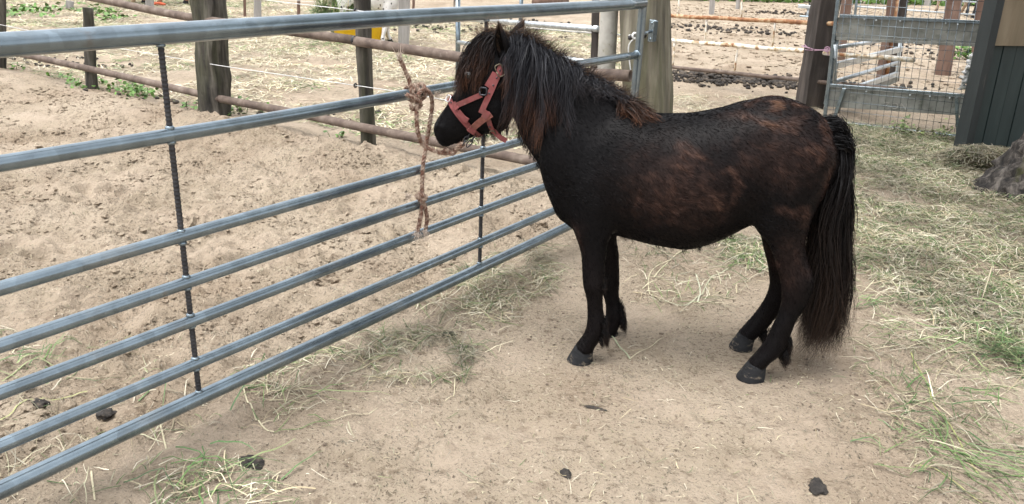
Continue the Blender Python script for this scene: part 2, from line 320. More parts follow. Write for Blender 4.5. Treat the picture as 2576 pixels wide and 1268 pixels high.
def roundpost(name, base, top, r, m, parent=None, rough=.008, seed=0, sink=.06, k=18, nz=16):
    base = np.asarray(base, float); top = np.asarray(top, float); ax = unit(top-base); base = base-ax*sink
    P = np.array([base+(top-base)*t for t in np.linspace(0, 1, nz)]); V, F = tube(P, np.linspace(r*1.03, r*.97, nz), k)
    q = V*np.array([9, 9, 2.5])+seed*5.1; V = V+rough*np.stack([fbm(q, 3), fbm(q+31, 3), 0*V[:, 0]], 1)
    return obj(name, mesh(name, V, F, True), m, parent)
def foot(p): p = np.array(p, float); p[2] = float(gz(p[0], p[1])); return p
def upto(base, px, z=None):              # the point over base at pixel px; carried on to height z
    t = at_depth(px[0], px[1], base)
    if z is not None: t = base+(t-base)*((z-base[2])/(t[2]-base[2]))
    return t
# ------------------------------------------------------------------ main gate (galvanised, seven rails)
gate = empty('field_gate', gA*np.array([1, 1, 0])+gdir*1.5, 'long galvanised tube gate running past the black pony, rope tied to it', 'gate')
def gpt(x, y, off=0.): return onp(x, y, gA+gN*off, gN)
def gz_at(s, z): p = gA+gdir*s; return np.array([p[0], p[1], z])
sEnd = (gpt(1613, 60)-gA)@gdir; sBeg = -.75
rails = [((0, 110), (1600, 9), .029), ((0, 418), (1600, 136), .0205), ((0, 722), (1290, 362), .019), ((0, 870), (1350, 415), .019), ((0, 985), (1370, 472), .019), ((0, 1115), (1395, 535), .019), ((0, 1235), (1430, 570), .0245)]
RZ = []
for (a, b, r) in rails:
    z = .5*(gpt(*a)[2]+gpt(*b)[2]); RZ.append(z)
    P = [gz_at(s, z+.003*math.sin(s*2.1+z*9)) for s in np.linspace(sBeg, sEnd, 24)]
    obj('rail', mesh('rail', *tube(P, r, 20)), M['galv'], gate)
for s, r in ((sBeg, .026), (sEnd, .0235)):
    obj('upright', mesh('upright', *tube([gz_at(s, z) for z in np.linspace(RZ[6]-.03, RZ[0]+(.16 if s > 0 else .02), 8)], r, 18)), M['galv'], gate)
def rebar(s, z0, z1, lean=0):
    zz = np.arange(z0, z1, .0022); P = np.array([gz_at(s+lean*(z-z0), z) for z in zz]); 
    V, F = tube(P, 0.0082+.0014*np.maximum(0, np.sin(zz*2*np.pi/.012)), 8)
    # slanted ribs
    return obj('rebar_brace', mesh('rebar_brace', V, F), M['rebar'], gate)
for px in ((452, 548), (1211, 505)):
    s = (gpt(*px)-gA)@gdir; rebar(s, RZ[6]+.02, RZ[0]-.02)
    for z, (_, _, r) in zip(RZ, rails):
        for dz in ((-1,) if z == RZ[0] else (1,) if z == RZ[6] else (-1, 1)):
            p = gz_at(s, z+dz*r); obj('weld', mesh('weld', *tube([p-ZA*.006, p-ZA*.002, p+ZA*.003, p+ZA*.006], [.011, .0135, .0125, .009], 9)), M['galv'], gate)
for z in (RZ[0], RZ[1]):                     # weld collars at the far upright
    p = gz_at(sEnd-.022, z); obj('weld', mesh('weld', *tube([p-gdir*.008, p, p+gdir*.008], [.022, .027, .024], 14)), M['galv'], gate)
hp_ = at_depth(1640, 76, gz_at(sEnd, 1)); 
# ------------------------------------------------------------------ corner timber with hinge plate
tb = foot(GH); tt = upto(tb, (1622, 0), 1.62)
tyaw = math.atan2(fdir[1], fdir[0])+R_(8)
ctimber = timber('corner_post', tb, tt, .25, .24, M['woodgreen'], yaw=R_(-32), rough=.006, seed=3, nz=24, kn=4)
setp(ctimber, 'thick mossy green square timber post at the hinge end of the long gate', 'post')
hinge = empty('gate_hinge', gz_at(sEnd+.06, RZ[0]-.2), 'galvanised hinge plate with two bolts on the mossy timber beside the gate upright', 'hinge')
hc = upto(tb, (1641, 78)); hc = EYE+(hc-EYE)*.962; hn = np.array([math.sin(R_(-32)), -math.cos(R_(-32)), 0]); hs_ = np.cross(ZA, hn)
hn2 = np.array([math.sin(R_(58)), -math.cos(R_(58)), 0])
obj('plate', fixn(mesh('plate', *bevel_box(hc, hs_, hn, ZA, .022, .006, .062, .002), False)), M['galv'], hinge)
obj('plate', fixn(mesh('plate', *bevel_box(hc+hs_*.022+hn*.02, hn, hs_, ZA, .03, .005, .058, .002), False)), M['galv'], hinge)
for dz in (-.045, .045): obj('bolt', mesh('bolt', *tube([hc+hn*.004+ZA*dz, hc+hn*.018+ZA*dz], .008, 8)), M['galv'], hinge)
for dz in (.0,): obj('pintle', mesh('pintle', *tube([gz_at(sEnd, hc[2]), hc-hn*.0], .009, 10)), M['galv'], hinge)
cp = foot(at_depth(1528, 200, tb)+ -face_n(tb)*.12); cpt = upto(cp, (1533, 30), 1.32)
setp(roundpost('concrete_post', cp, cpt, .057, M['concrete'], rough=.002, seed=4), 'pale round concrete post beside the mossy corner timber', 'post')
dp = foot(at_depth(1493, 200, tb)-face_n(tb)*.35); setp(timber('stake', dp, upto(dp, (1499, 25), 1.35), .045, .05, M['sleeper'], seed=8), 'thin dark wooden stake just left of the pale round concrete post', 'post')
# ------------------------------------------------------------------ rusty pipe fence with wooden posts
fence = empty('pipe_fence', FP[2]*np.array([1, 1, 0]), 'rusty two-pipe fence on dark wooden posts behind the sand pen', 'fence')
tops = [(2, 90), (222, 20), (528, 0), (912, 10)]
for i, (p, tp) in enumerate(zip(FP, tops)):
    b = foot(p); t = upto(b, tp, 1.32 if i != 1 else None)
    if i == 2:
        n0 = face_n(b); timber('post', b, t, .215, .20, M['wood'], fence, yaw=math.atan2(n0[0], -n0[1])+R_(50), seed=1, rough=.012, nz=30, kn=5)
    else: roundpost('post', b, t, (.05, .052, .05, .056)[i], M['wood'], fence, seed=i, rough=.012)
fo = .085
def fpt(x, y, off=fo): return onp(x, y, FP[3]+fN*off, fN)
def piperun(pts, r, name='pipe'):
    P = cat([fpt(*p) for p in pts], 6); V, F = pipe(P, r, .005); V = V+.0012*np.stack([noise3(V*9), noise3(V*9+5), noise3(V*9+8)], 1)
    return obj(name, mesh(name, V, F), M['rust'], fence)
piperun([(-60, -62), (230, -6), (480, 44), (893, 101)], .033)
piperun([(893, 103), (1150, 143), (1420, 180), (1586, 191)], .0345)
piperun([(-40, 118), (60, 138), (300, 190), (560, 250)], .031)
piperun([(556, 249), (760, 288), (900, 318), (1290, 396), (1430, 424)], .033)
for (px, py, r) in ((893, 102, .0352),):
    c = fpt(px, py); obj('gap_ring', mesh('gap_ring', *tube([c-fdir*.012, c+fdir*.012], r, 16)), M['black'], fence)  # black ring added in place of the dark gap between pipe ends
def wire(pts, r, off, name, parent, m=None):
    P = cat([fpt(*p, off=off) for p in pts], 5); a = np.arange(len(P))*2.2
    return obj(name, mesh(name, *tube(P, r, 6)), m or M['wire'], parent)
wire([(-30, 56), (0, 62), (299, 121), (509, 157)], .0026, .12, 'wire', fence)
wire([(509, 157), (566, 167), (894, 215)], .003, .12, 'wire', fence)
wire([(894, 215), (1017, 233), (1121, 252), (1250, 278)], .003, .12, 'wire', fence)
wire([(560, -18), (667, 0), (894, 26)], .0032, .12, 'wire', fence); wire([(894, 26), (970, 36), (1100, 52)], .0032, .12, 'wire', fence)
for p in ((509, 157), (894, 215), (894, 27)):
    c = fpt(*p, off=.12); a = fpt(p[0]+16, p[1], off=.05)
    ring = [c+.013*(math.cos(t)*fN+math.sin(t)*ZA) for t in np.linspace(0, 2*np.pi, 14)]
    ins = MB().add(*tube(ring, .006, 6)).add(*tube([c+(a-c)*.1, a], .006, 8)); obj('insulator', ins.mesh('insulator'), M['black'], fence)
# twisted cord from far gate to the corner timber, with its knot and hanging end
def twisted(P, r, strands, pitch, kk=6):
    P = np.asarray(P); T, N, B = frames(P); L = np.concatenate([[0], np.cumsum(np.linalg.norm(np.diff(P, axis=0), axis=1))]); mb = MB()
    for s in range(strands):
        a = L*2*np.pi/pitch+s*2*np.pi/strands; Q = P+r*.55*(np.cos(a)[:, None]*N+np.sin(a)[:, None]*B); mb.add(*tube(Q, r*.56, kk))
    return mb
tp0 = tb+face_n(tb)*.18
cA, cB = at_depth(1597, 90, tp0), at_depth(1323, 69, tb-face_n(tb)*2.5)
cord = empty('fence_cord', [cA[0], cA[1], 0], 'white twisted electric cord tied to an insulator on the mossy corner timber', 'cord')
obj('strand', twisted(cat([cB, cB*.5+cA*.5-ZA*.004, cA], 60), .0055, 3, .035, 5).mesh('strand'), M['wire'], cord)
cC = at_depth(1588, 190, tp0); obj('strand', twisted(cat([cA-ZA*.01, at_depth(1581, 120, tp0), cC], 40), .004, 3, .03, 5).mesh('strand'), M['wire'], cord)
kn = [cA+np.array([math.cos(t*5)*.014, math.sin(t*7)*.012, math.sin(t*5)*.016]) for t in np.linspace(0, 2*np.pi, 40)]
obj('knot', mesh('knot', *tube(kn, .006, 6)), M['wire'], cord)
obj('insulator', mesh('insulator', *tube([cA+hs_*.02, cA+hs_*.04+ZA*.01, cA+hs_*.06-face_n(tb)*.05], [.016, .02, .014], 10)), M['black'], cord)
obj('insulator', mesh('insulator', *tube([cA-hs_*.035-ZA*.025, cA-hs_*.03-ZA*.012, cA-hs_*.02-ZA*.004], [.008, .014, .01], 8)), M['rebar'], cord)
# ------------------------------------------------------------------ the black pony
PO = np.array([.65, 2.89, 0]); PD = unit([-.59, .076, 0]); PL = np.cross(ZA, PD)      # forward, left (towards the camera)
PROT = math.atan2(PD[1], PD[0])
def lp(x, y, off=0.):                       # pixel -> local point on the pony's vertical plane Y=off
    q = onp(x, y, PO+PL*off, PL)-PO; return np.array([q@PD, off, q[2]])
def to_world(p): p = np.asarray(p, float); return PO+p[..., :1]*PD+p[..., 1:2]*PL+p[..., 2:3]*ZA
def to_local(p): q = np.asarray(p, float)-PO; return np.stack([q@PD, q@PL, q[..., 2]], -1)
EYEL = to_local(EYE)
def loft(sec, k=28, n=6):
    """sec: list of (front/top point, back/bottom point, half width, squareness); ellipses smoothly joined"""
    A = cat([s[0] for s in sec], n); B = cat([s[1] for s in sec], n); W = cat([[s[2], 0, 0] for s in sec], n)[:, 0]
    a = np.linspace(0, 2*np.pi, k, endpoint=False); V = []
    for p, q, w in zip(A, B, W):
        c = (p+q)/2; e = (p-q)/2; y = np.array([0, 1., 0])
        V.append(c+np.cos(a)[:, None]*e+np.sin(a)[:, None]*w*y)
    V = np.array(V); m = len(V); V = V.reshape(-1, 3)
    F = [(i*k+j, i*k+(j+1) % k, (i+1)*k+(j+1) % k, (i+1)*k+j) for i in range(m-1) for j in range(k)]
    F += [tuple(range(k))[::-1], tuple((m-1)*k+j for j in range(k))]
    return V, F
def ell(c, r, rot=0, k=20):
    V = []; F = []
    th = np.linspace(0, np.pi, k//2+1)[1:-1]; ph = np.linspace(0, 2*np.pi, k, endpoint=False)
    for t in th:
        for p in ph: V.append((math.sin(t)*math.cos(p)*r[0], math.sin(t)*math.sin(p)*r[1], math.cos(t)*r[2]))
    V += [(0, 0, r[2]), (0, 0, -r[2])]; V = np.array(V); n = len(th)
    for i in range(n-1):
        for j in range(k): F.append((i*k+j, (i+1)*k+j, (i+1)*k+(j+1) % k, i*k+(j+1) % k))
    for j in range(k): F.append((len(V)-2, j, (j+1) % k)); F.append((len(V)-1, (n-1)*k+(j+1) % k, (n-1)*k+j))
    c_, s_ = math.cos(rot), math.sin(rot); V = np.stack([V[:, 0]*c_+V[:, 2]*s_, V[:, 1], -V[:, 0]*s_+V[:, 2]*c_], 1)
    return V+np.asarray(c), F
body = MB()
# trunk: station X from the outline of back and belly
topc = np.array([lp(*p) for p in ((1350, 400), (1400, 330), (1460, 285), (1520, 272), (1560, 272), (1612, 278), (1662, 289), (1741, 286), (1820, 267), (1900, 247), (1951, 241), (2003, 249), (2050, 271), (2082, 303), (2102, 349), (2108, 387))])
botc = np.array([lp(*p) for p in ((1372, 455), (1384, 503), (1398, 528), (1440, 566), (1500, 582), (1546, 584), (1622, 606), (1693, 619), (1733, 620), (1780, 613), (1820, 596), (1860, 568), (1900, 550), (1960, 540), (2030, 530), (2074, 484), (2098, 435), (2107, 395))])
ti = np.argsort(topc[:, 0]); bi = np.argsort(botc[:, 0])
wst = [(-.515, .03), (-.49, .085), (-.44, .135), (-.36, .172), (-.26, .185), (-.15, .19), (-.02, .205), (.1, .205), (.2, .19), (.3, .172), (.4, .15), (.48, .115), (.53, .06)]
sec = []
for X, w in wst:
    zt = np.interp(X, topc[ti, 0], topc[ti, 2]); zb = np.interp(X, botc[bi, 0], botc[bi, 2])
    sec.append((np.array([X, 0, zt]), np.array([X, 0, zb]), w))
body.add(*loft(sec, 36, 6))
# neck and head
body.add(*loft([(lp(*a), lp(*b), w) for a, b, w in (((1640, 300), (1440, 560), .125), ((1590, 272), (1392, 500), .118), ((1530, 228), (1356, 422), .098), ((1468, 190), (1332, 384), .08), ((1415, 152), (1310, 345), .072), ((1362, 122), (1296, 300), .066), ((1316, 102), (1268, 240), .058), ((1290, 100), (1240, 200), .045))], 28, 6))
body.add(*loft([(lp(*a), lp(*b), w) for a, b, w in (((1305, 100), (1296, 190), .04), ((1272, 88), (1288, 285), .066), ((1222, 94), (1276, 318), .083), ((1186, 130), (1252, 336), .083), ((1164, 182), (1218, 337), .066), ((1148, 226), (1192, 344), .054), ((1128, 258), (1167, 357), .047), ((1108, 288), (1140, 365), .046), ((1093, 312), (1121, 371), .041), ((1091, 326), (1107, 364), .026))], 28, 6))
for s in (-1, 1):
    c = lp(1240, 262); body.add(*ell((c[0], s*.052, c[2]), (.062, .034, .075), .5))          # cheek
    c = lp(1192, 172); body.add(*ell((c[0]-.004, s*.068, c[2]), (.03, .02, .02), -.6))        # brow
    c = lp(1106, 318); body.add(*ell((c[0]-.012, s*.036, c[2]), (.024, .016, .02), .6))       # nostril rim
    c = lp(1445, 430); body.add(*ell((c[0], s*.09, c[2]), (.12, .062, .22), .35))             # shoulder
    c = lp(1425, 490); body.add(*ell((c[0], s*.065, c[2]), (.055, .06, .09), .2))      # breast
    c = lp(1990, 345); body.add(*ell((c[0]+.01, s*.10, c[2]-.05), (.14, .08, .15), -.3))         # rump
    c = lp(1905, 322); body.add(*ell((c[0], s*.128, c[2]-.01), (.07, .035, .05), 0))           # hip bone
    c = lp(1900, 520); body.add(*ell((c[0]-.05, s*.12, c[2]), (.075, .05, .10), .3))          # stifle
# legs: (front px, back px, half width)
HB = {}
def leg(off0, off1, rows, hoof):
    n = len(rows); S = []
    for i, (a, b, w) in enumerate(rows):
        o = off0+(off1-off0)*min(1, i/(n*.5)); S.append((lp(*a, o), lp(*b, o), w))
    body.add(*loft(S, 20, 5)); return [(lp(*a, off1), lp(*b, off1), w) for a, b, w in hoof]
hoofs = []
hoofs.append(leg(.098, .132, [((1415, 440), (1590, 430), .07), ((1425, 510), (1572, 510), .068), ((1438, 566), (1546, 582), .058), ((1455, 610), (1531, 612), .05), ((1463, 648), (1526, 650), .045), ((1465, 692), (1522, 690), .043), ((1468, 718), (1520, 716), .042), ((1475, 747), (1517, 744), .034), ((1478, 785), (1518, 780), .031), ((1476, 818), (1521, 812), .036), ((1468, 842), (1512, 846), .037), ((1450, 866), (1496, 872), .039), ((1444, 876), (1492, 884), .041)],
    [((1446, 867), (1494, 876), .043), ((1440, 875), (1494, 884), .046), ((1424, 900), (1493, 902), .052), ((1423, 903), (1493, 906), .052)]))
hoofs.append(leg(-.098, -.132, [((1440, 470), (1595, 460), .07), ((1462, 530), (1575, 530), .065), ((1476, 585), (1552, 590), .055), ((1494, 630), (1556, 630), .046), ((1502, 675), (1558, 675), .042), ((1507, 712), (1559, 712), .041), ((1517, 740), (1558, 742), .033), ((1525, 770), (1562, 770), .030), ((1524, 796), (1565, 794), .035), ((1517, 815), (1558, 817), .036), ((1507, 830), (1553, 834), .038), ((1502, 838), (1551, 842), .04)],
    [((1504, 828), (1553, 836), .042), ((1499, 834), (1554, 842), .045), ((1486, 850), (1556, 852), .05), ((1485, 853), (1556, 855), .05)]))
hoofs.append(leg(.10, .128, [((1905, 330), (2108, 370), .085), ((1892, 410), (2104, 410), .09), ((1887, 480), (2078, 470), .085), ((1898, 540), (2048, 545), .072), ((1916, 585), (2031, 590), .06), ((1936, 625), (2027, 625), .05), ((1950, 664), (2036, 664), .045), ((1959, 698), (2049, 704), .042), ((1964, 730), (2042, 735), .038), ((1964, 762), (2026, 770), .033), ((1952, 800), (2004, 805), .031), ((1932, 842), (1990, 838), .034), ((1908, 880), (1974, 880), .038), ((1888, 902), (1938, 910), .038), ((1878, 915), (1926, 926), .041)],
    [((1880, 908), (1928, 920), .043), ((1872, 917), (1928, 930), .046), ((1850, 940), (1926, 950), .052), ((1849, 943), (1926, 954), .052)]))
hoofs.append(leg(-.10, -.128, [((1915, 330), (2090, 370), .085), ((1900, 410), (2085, 410), .09), ((1895, 480), (2060, 480), .082), ((1902, 545), (2030, 548), .07), ((1912, 590), (2010, 595), .058), ((1925, 640), (2005, 640), .047), ((1934, 680), (2014, 690), .043), ((1936, 715), (2010, 722), .04), ((1926, 745), (1988, 755), .034), ((1908, 775), (1962, 785), .031), ((1884, 808), (1938, 816), .034), ((1868, 826), (1914, 838), .036), ((1855, 840), (1898, 852), .039)],
    [((1857, 834), (1900, 846), .042), ((1850, 842), (1900, 854), .045), ((1833, 861), (1896, 868), .05), ((1832, 864), (1896, 871), .05)]))
c = lp(1878, 556); body.add(*ell((c[0], 0, c[2]+.015), (.035, .03, .04), .5))
bm_ = body.mesh('body'); tmp = bpy.data.objects.new('tmp', bm_); COL.objects.link(tmp)
md = tmp.modifiers.new('r', 'REMESH'); md.mode = 'VOXEL'; md.voxel_size = .0068; md.adaptivity = 0
md = tmp.modifiers.new('s', 'SMOOTH'); md.factor = .5; md.iterations = 9
bpy.context.view_layer.update(); dg = bpy.context.evaluated_depsgraph_get(); bme = bpy.data.meshes.new_from_object(tmp.evaluated_get(dg))
bpy.data.objects.remove(tmp); bme.name = 'body'
BV = np.zeros(len(bme.vertices)*3); bme.vertices.foreach_get('co', BV); BV = BV.reshape(-1, 3)
# melt shoulder, rump and neck joins together; legs and face keep their edges
ED = np.zeros(len(bme.edges)*2, int); bme.edges.foreach_get('vertices', ED); ED = ED.reshape(-1, 2); deg = np.bincount(ED.ravel(), minlength=len(BV))[:, None]
wsm = (sstep(.50, .66, BV[:, 2])*sstep(.70, .56, BV[:, 0]))[:, None]
for k in range(60):
    acc = np.stack([np.bincount(ED[:, 0], BV[ED[:, 1], i], len(BV))+np.bincount(ED[:, 1], BV[ED[:, 0], i], len(BV)) for i in range(3)], 1)/deg; BV = BV+(acc-BV)*.6*wsm
bme.vertices.foreach_set('co', BV.ravel().astype(np.float32)); bme.update()
# small muscle relief
BN = np.zeros(len(bme.vertices)*3); bme.vertices.foreach_get('normal', BN); BN = BN.reshape(-1, 3)
BV = BV+BN*(.0035*fbm(BV*np.array([7, 7, 5]), 2)+.0004*fbm(BV*26, 2))[:, None]
# nostril dents
for s in (-1, 1):
    c = lp(1105, 322); c = np.array([c[0], s*.05, c[2]]); d = np.linalg.norm((BV-c)*np.array([1.2, 1, .8]), axis=1); BV[:, 1] -= s*.012*np.exp(-(d/.014)**2)
bme.vertices.foreach_set('co', BV.ravel().astype(np.float32)); bme.update()
bme.polygons.foreach_set('use_smooth', np.ones(len(bme.polygons), bool)); bme.materials.clear()
print('pony verts', len(BV))
# colour: black with rusty brown moulting patches
def _z(x, y): return (2240+.631*x)/1.59, (240+.631*y)/1.59
_pt = [(*_z(740, 800), 105, 80, .62), (*_z(830, 590), 34, 13, 1.1), (*_z(720, 650), 45, 20, .8), (*_z(960, 890), 34, 22, .95), (*_z(640, 900), 50, 30, .75), (*_z(500, 880), 9, 50, .75), (*_z(1050, 690), 26, 10, .95), (*_z(1105, 800), 10, 36, .85), (*_z(1340, 285), 46, 13, 1.25), (*_z(1300, 400), 72, 13, 1.1), (*_z(1440, 440), 26, 14, .9), (*_z(1400, 600), 90, 62, .55), (*_z(1600, 580), 44, 22, 1.05), (*_z(1540, 345), 20, 12, .9), (*_z(1705, 430), 14, 32, 1.0), (*_z(1690, 760), 16, 60, .7), (*_z(1480, 940), 30, 14, .8), (*_z(1540, 1010), 16, 26, .85), (*_z(760, 990), 90, 30, .4), (*_z(1010, 1000), 12, 20, .6), (1450, 600, 20, 40, .35), (1990, 660, 40, 70, .4)]
PT = [(lp(x, y, .15), a*1.42e-3, b*1.42e-3, s) for x, y, a, b, s in _pt]
def brown(P):
    P = np.asarray(P, float); m = np.zeros(len(P))
    wob = .026*np.stack([fbm(P*14, 3), fbm(P*14+40, 3)], 1)
    for c, a, b, s in PT:
        q = ((P[:, 0]+wob[:, 0]-c[0])/a)**2+((P[:, 2]+wob[:, 1]-c[2])/b)**2; m = np.maximum(m, s*np.exp(-q**1.2*.75))
    # streaks lean down and back
    q = np.stack([(P[:, 0]*.85+P[:, 2]*.5)*26, P[:, 1]*10, (P[:, 2]*.85-P[:, 0]*.5)*58], 1)
    st = fbm(q, 3)*.5+fbm(P*21, 3)*.55
    return np.clip(m*(.42+.78*sstep(-.15, .5, st)), 0, 1.3)*sstep(-.02, .06, np.abs(P[:, 1]))
BLK = np.array([.0052, .0048, .0053]); BRN = np.array([.072, .040, .031]); RST = np.array([.115, .064, .041])
def coatcol(P, jit=0):
    m = brown(P)[:, None]; hi = sstep(.93, 1.05, P[:, 2])[:, None]*sstep(.1, -.1, P[:, 0])[:, None]
    legs = sstep(.55, .35, P[:, 2])[:, None]*.12*(.5+.5*fbm(P*9, 2))[:, None]
    c = BLK*(1-np.minimum(m, 1))+(BRN*(1-np.clip(m-.62+.3*hi, 0, 1))+RST*np.clip(m-.62+.3*hi, 0, 1))*m+np.array([.02, .009, .006])*np.clip(legs, 0, 1)
    return c
a = bme.color_attributes.new('Col', 'FLOAT_COLOR', 'POINT'); cc = np.ones((len(BV), 4), np.float32); cc[:, :3] = coatcol(BV); a.data.foreach_set('color', cc.ravel())
pony = empty('pony', (*PO[:2], 0), 'small shaggy black pony with rusty brown moulting patches, tied to the gate', 'pony', rz=PROT)
obj('body', bme, M['coat'], pony, False)
bme.calc_loop_triangles(); TR = np.zeros(len(bme.loop_triangles)*3, int); bme.loop_triangles.foreach_get('vertices', TR); TR = TR.reshape(-1, 3)
BVH = BVHTree.FromPolygons(BV.tolist(), TR.tolist())
def hit(x, y):                              # where the sight line through a pixel meets the body (local)
    d = ray(x, y); dl = np.array([d@PD, d@PL, d[2]]); h, n, i, t = BVH.ray_cast(Vector(EYEL), Vector(dl))
    if h is None: h, n, i, t = BVH.find_nearest(Vector(lp(x, y, .02)))
    return np.array(h), np.array(n)
for S in hoofs:
    z0 = min(min(s[0][2], s[1][2]) for s in S); S = [(s[0]-ZA*0, s[1], s[2]) for s in S]
    S[-1] = (S[-1][0]*np.array([1, 1, 0])-ZA*.004, S[-1][1]*np.array([1, 1, 0])-ZA*.004, S[-1][2]); S[-2] = (S[-2][0]*np.array([1, 1, 0])+ZA*.006, S[-2][1]*np.array([1, 1, 0])+ZA*.006, S[-2][2])
    S = [(q0+(q1-q0)*.05, q1+(q0-q1)*.03, w*.86) for q0, q1, w in S]; V, F = loft(S, 22, 4); V = V+.0012*np.stack([noise3(V*60), noise3(V*60+3), 0*V[:, 0]], 1); obj('hoof', mesh('hoof', V, F), M['hoof'], pony, False)
for s in (-1, 1):
    c = lp(1190, 178); obj('eye', mesh('eye', *ell((c[0], s*.079, c[2]-.004), (.017, .012, .014), -.5)), M['eye'], pony, False)
def ear(B, T, O, Rr, nm):
    a = T-B; L = np.linalg.norm(a); a = a/L; o = unit(O-a*(O@a)); s = np.cross(a, o); V = []; nu, nv = 12, 14
    for i in range(nu+1):
        u = i/nu; r = Rr*(.55+.75*u-1.0*u*u)*(1-u**3.2)**.75*1.35+.0015; bend = o*.012*math.sin(u*2.4)
        for j in range(nv+1):
            v = R_(42+(318-42)*j/nv); V.append(B+a*L*u+bend+r*(math.cos(v)*o*.75+math.sin(v)*s))
    V = np.array(V); k = nv+1; F = [(i*k+j, i*k+j+1, (i+1)*k+j+1, (i+1)*k+j) for i in range(nu) for j in range(nv)]
    col = np.tile(BLK*1.0, (len(V), 1)); col[:, :] += np.array([.05, .03, .02])*(sstep(.75, 1, np.repeat(np.linspace(0, 1, nu+1), k))[:, None])
    o_ = obj('ear', mesh('ear', V, F, True, col), M['coat'], pony, False); md = o_.modifiers.new('t', 'SOLIDIFY'); md.thickness = .006; md.offset = 0
    return o_
ear(lp(1270, 142, .058), lp(1259, 58, .085), np.array([.4, .9, .05]), .027, 'n')
ear(lp(1292, 118, -.05), lp(1321, 53, -.085), np.array([.6, -.6, .1]), .026, 'f')
# ---------------- hair
def ribbons(P, w0, w1, col):
    """P: strands x points x 3; flat tapering strands in random planes; col: strands x points x 3"""
    n, k, _ = P.shape; T = np.gradient(P, axis=1); rv = rng.normal(size=(n, 1, 3)); S = np.cross(T, rv); S /= np.maximum(np.linalg.norm(S, axis=2), 1e-9)[..., None]
    w = (np.asarray(w0).reshape(-1, 1)*(1-np.linspace(0, 1, k)**2)[None]+w1)[..., None]*.5
    V = np.stack([P-S*w, P+S*w], 2).reshape(-1, 3); b = (np.arange(n)*k*2)[:, None]+np.arange(k-1)[None]*2; b = b.ravel()
    return V, np.stack([b, b+1, b+3, b+2], 1), np.repeat(col.reshape(-1, 3), 2, axis=0)
def settle(root, d0, L, K, clear, droop=.35, wind=None):
    """one guide hair: leaves along d0, bends down, slides over the body"""
    p = np.array(root, float); d = unit(d0); out = [p.copy()]; st = L/(K-1)
    for i in range(K-1):
        d = unit(d*(1-droop)+droop*(np.array([0, 0, -1.])+(wind if wind is not None else 0))); p = p+d*st
        loc, nn, ix, ds = BVH.find_nearest(Vector(p))
        if loc is not None:
            loc = np.array(loc); nn = np.array(nn); sd = (p-loc)@nn; cl = clear*min(1, (i+1)/2)
            if sd < cl: p = loc+nn*cl if ds < .06 or sd < 0 else p
        out.append(p.copy())
    return np.array(out)
def clump(G, per, spread, tip, w, c0, c1, cexp=1.5, wave=.006):
    """hairs round guides"""
    G = np.array(G); n, K, _ = G.shape; P = np.repeat(G, per, 0); t = np.linspace(0, 1, K); N_ = n*per
    off = rng.normal(size=(N_, 1, 3))*spread; sp = (1+(tip-1)*t)[None, :, None]
    ph = rng.uniform(0, 6.28, (N_, 1)); fr = rng.uniform(4, 11, (N_, 1)); wv = np.sin(t[None]*fr+ph)*t[None]*wave
    gph = np.repeat(rng.uniform(0, 6.28, (n, 1)), per, 0); wv2 = np.sin(t[None]*9+gph)*t[None]*wave*.8
    P = P+off*sp+np.stack([wv+wv2, .5*wv2, .3*wv], -1)
    ln = rng.uniform(.72, 1.08, (N_, 1, 1)); P = P[:, :1]+(P-P[:, :1])*ln
    j = rng.uniform(.6, 1.5, (N_, 1, 1)); tm = (t**cexp)[None, :, None]*np.clip(rng.normal(.8, .3, (N_, 1, 1)), 0, 1.3)
    tm = tm*np.repeat(rng.uniform(.25, 1.25, (n, 1, 1)), per, 0)
    C = (np.asarray(c0)*(1-np.clip(tm, 0, 1))+np.asarray(c1)*tm)*j
    return ribbons(P, rng.uniform(.6, 1.3, N_)*w, w*.12, C)
def hairobj(name, parts, parent=None, m='hair'):
    V = []; F = []; C = []; n = 0
    for v, f, c in parts: V.append(v); F.append(f+n); C.append(c); n += len(v)
    return obj(name, mesh(name, np.concatenate(V), np.concatenate(F), True, np.concatenate(C)), M[m], parent or pony, False)
SHEEN_GREY = np.array([.028, .029, .034]); DK = np.array([.008, .0075, .008]); AUB = np.array([.15, .062, .03]); TAWN = np.array([.30, .17, .09])  # first tone paints bluish sky sheen into the mane roots and crest fuzz
def crest(t):                               # t 0 poll .. 1 withers
    q = cat([lp(*p) for p in ((1286, 84), (1330, 94), (1380, 122), (1440, 166), (1500, 206), (1560, 250), (1606, 272))], 12); return q[int(np.clip(t, 0, 1)*(len(q)-1))]
def onskin(p, up=.0):
    loc, nn, ix, ds = BVH.find_nearest(Vector(p)); return np.array(loc)+np.array(nn)*up, np.array(nn)
parts = []; G = []; Gs = []
for i in range(190):
    t = .05+(i+rng.uniform(0, 1))/190*.78; c = crest(t); c[1] = rng.normal(.006, .017); r, nn = onskin(c)
    L = float(np.interp(t, [0, .12, .3, .42, .52, .66, .8], [.22, .32, .38, .27, .12, .055, .04]))*rng.uniform(.5, 1.15)
    d = np.array([rng.normal(-.12, .22), rng.uniform(.3, .9), rng.uniform(.3, .8)])
    (G if t < .36 else Gs).append(settle(r, d, max(L, .06), 9, rng.uniform(.006, .028), .42, np.array([.10-.25*t, 0, 0])+rng.normal(size=3)*.08))
parts.append(clump(G, 50, .0085, .72, .0019, SHEEN_GREY*.8, AUB*.75, 6.0, .012)); parts.append(clump(Gs, 44, .0085, .9, .0018, SHEEN_GREY*.8, np.array([.035, .026, .024]), 2.5, .012))
G = []                                       # short fuzz standing along the crest and over the far side
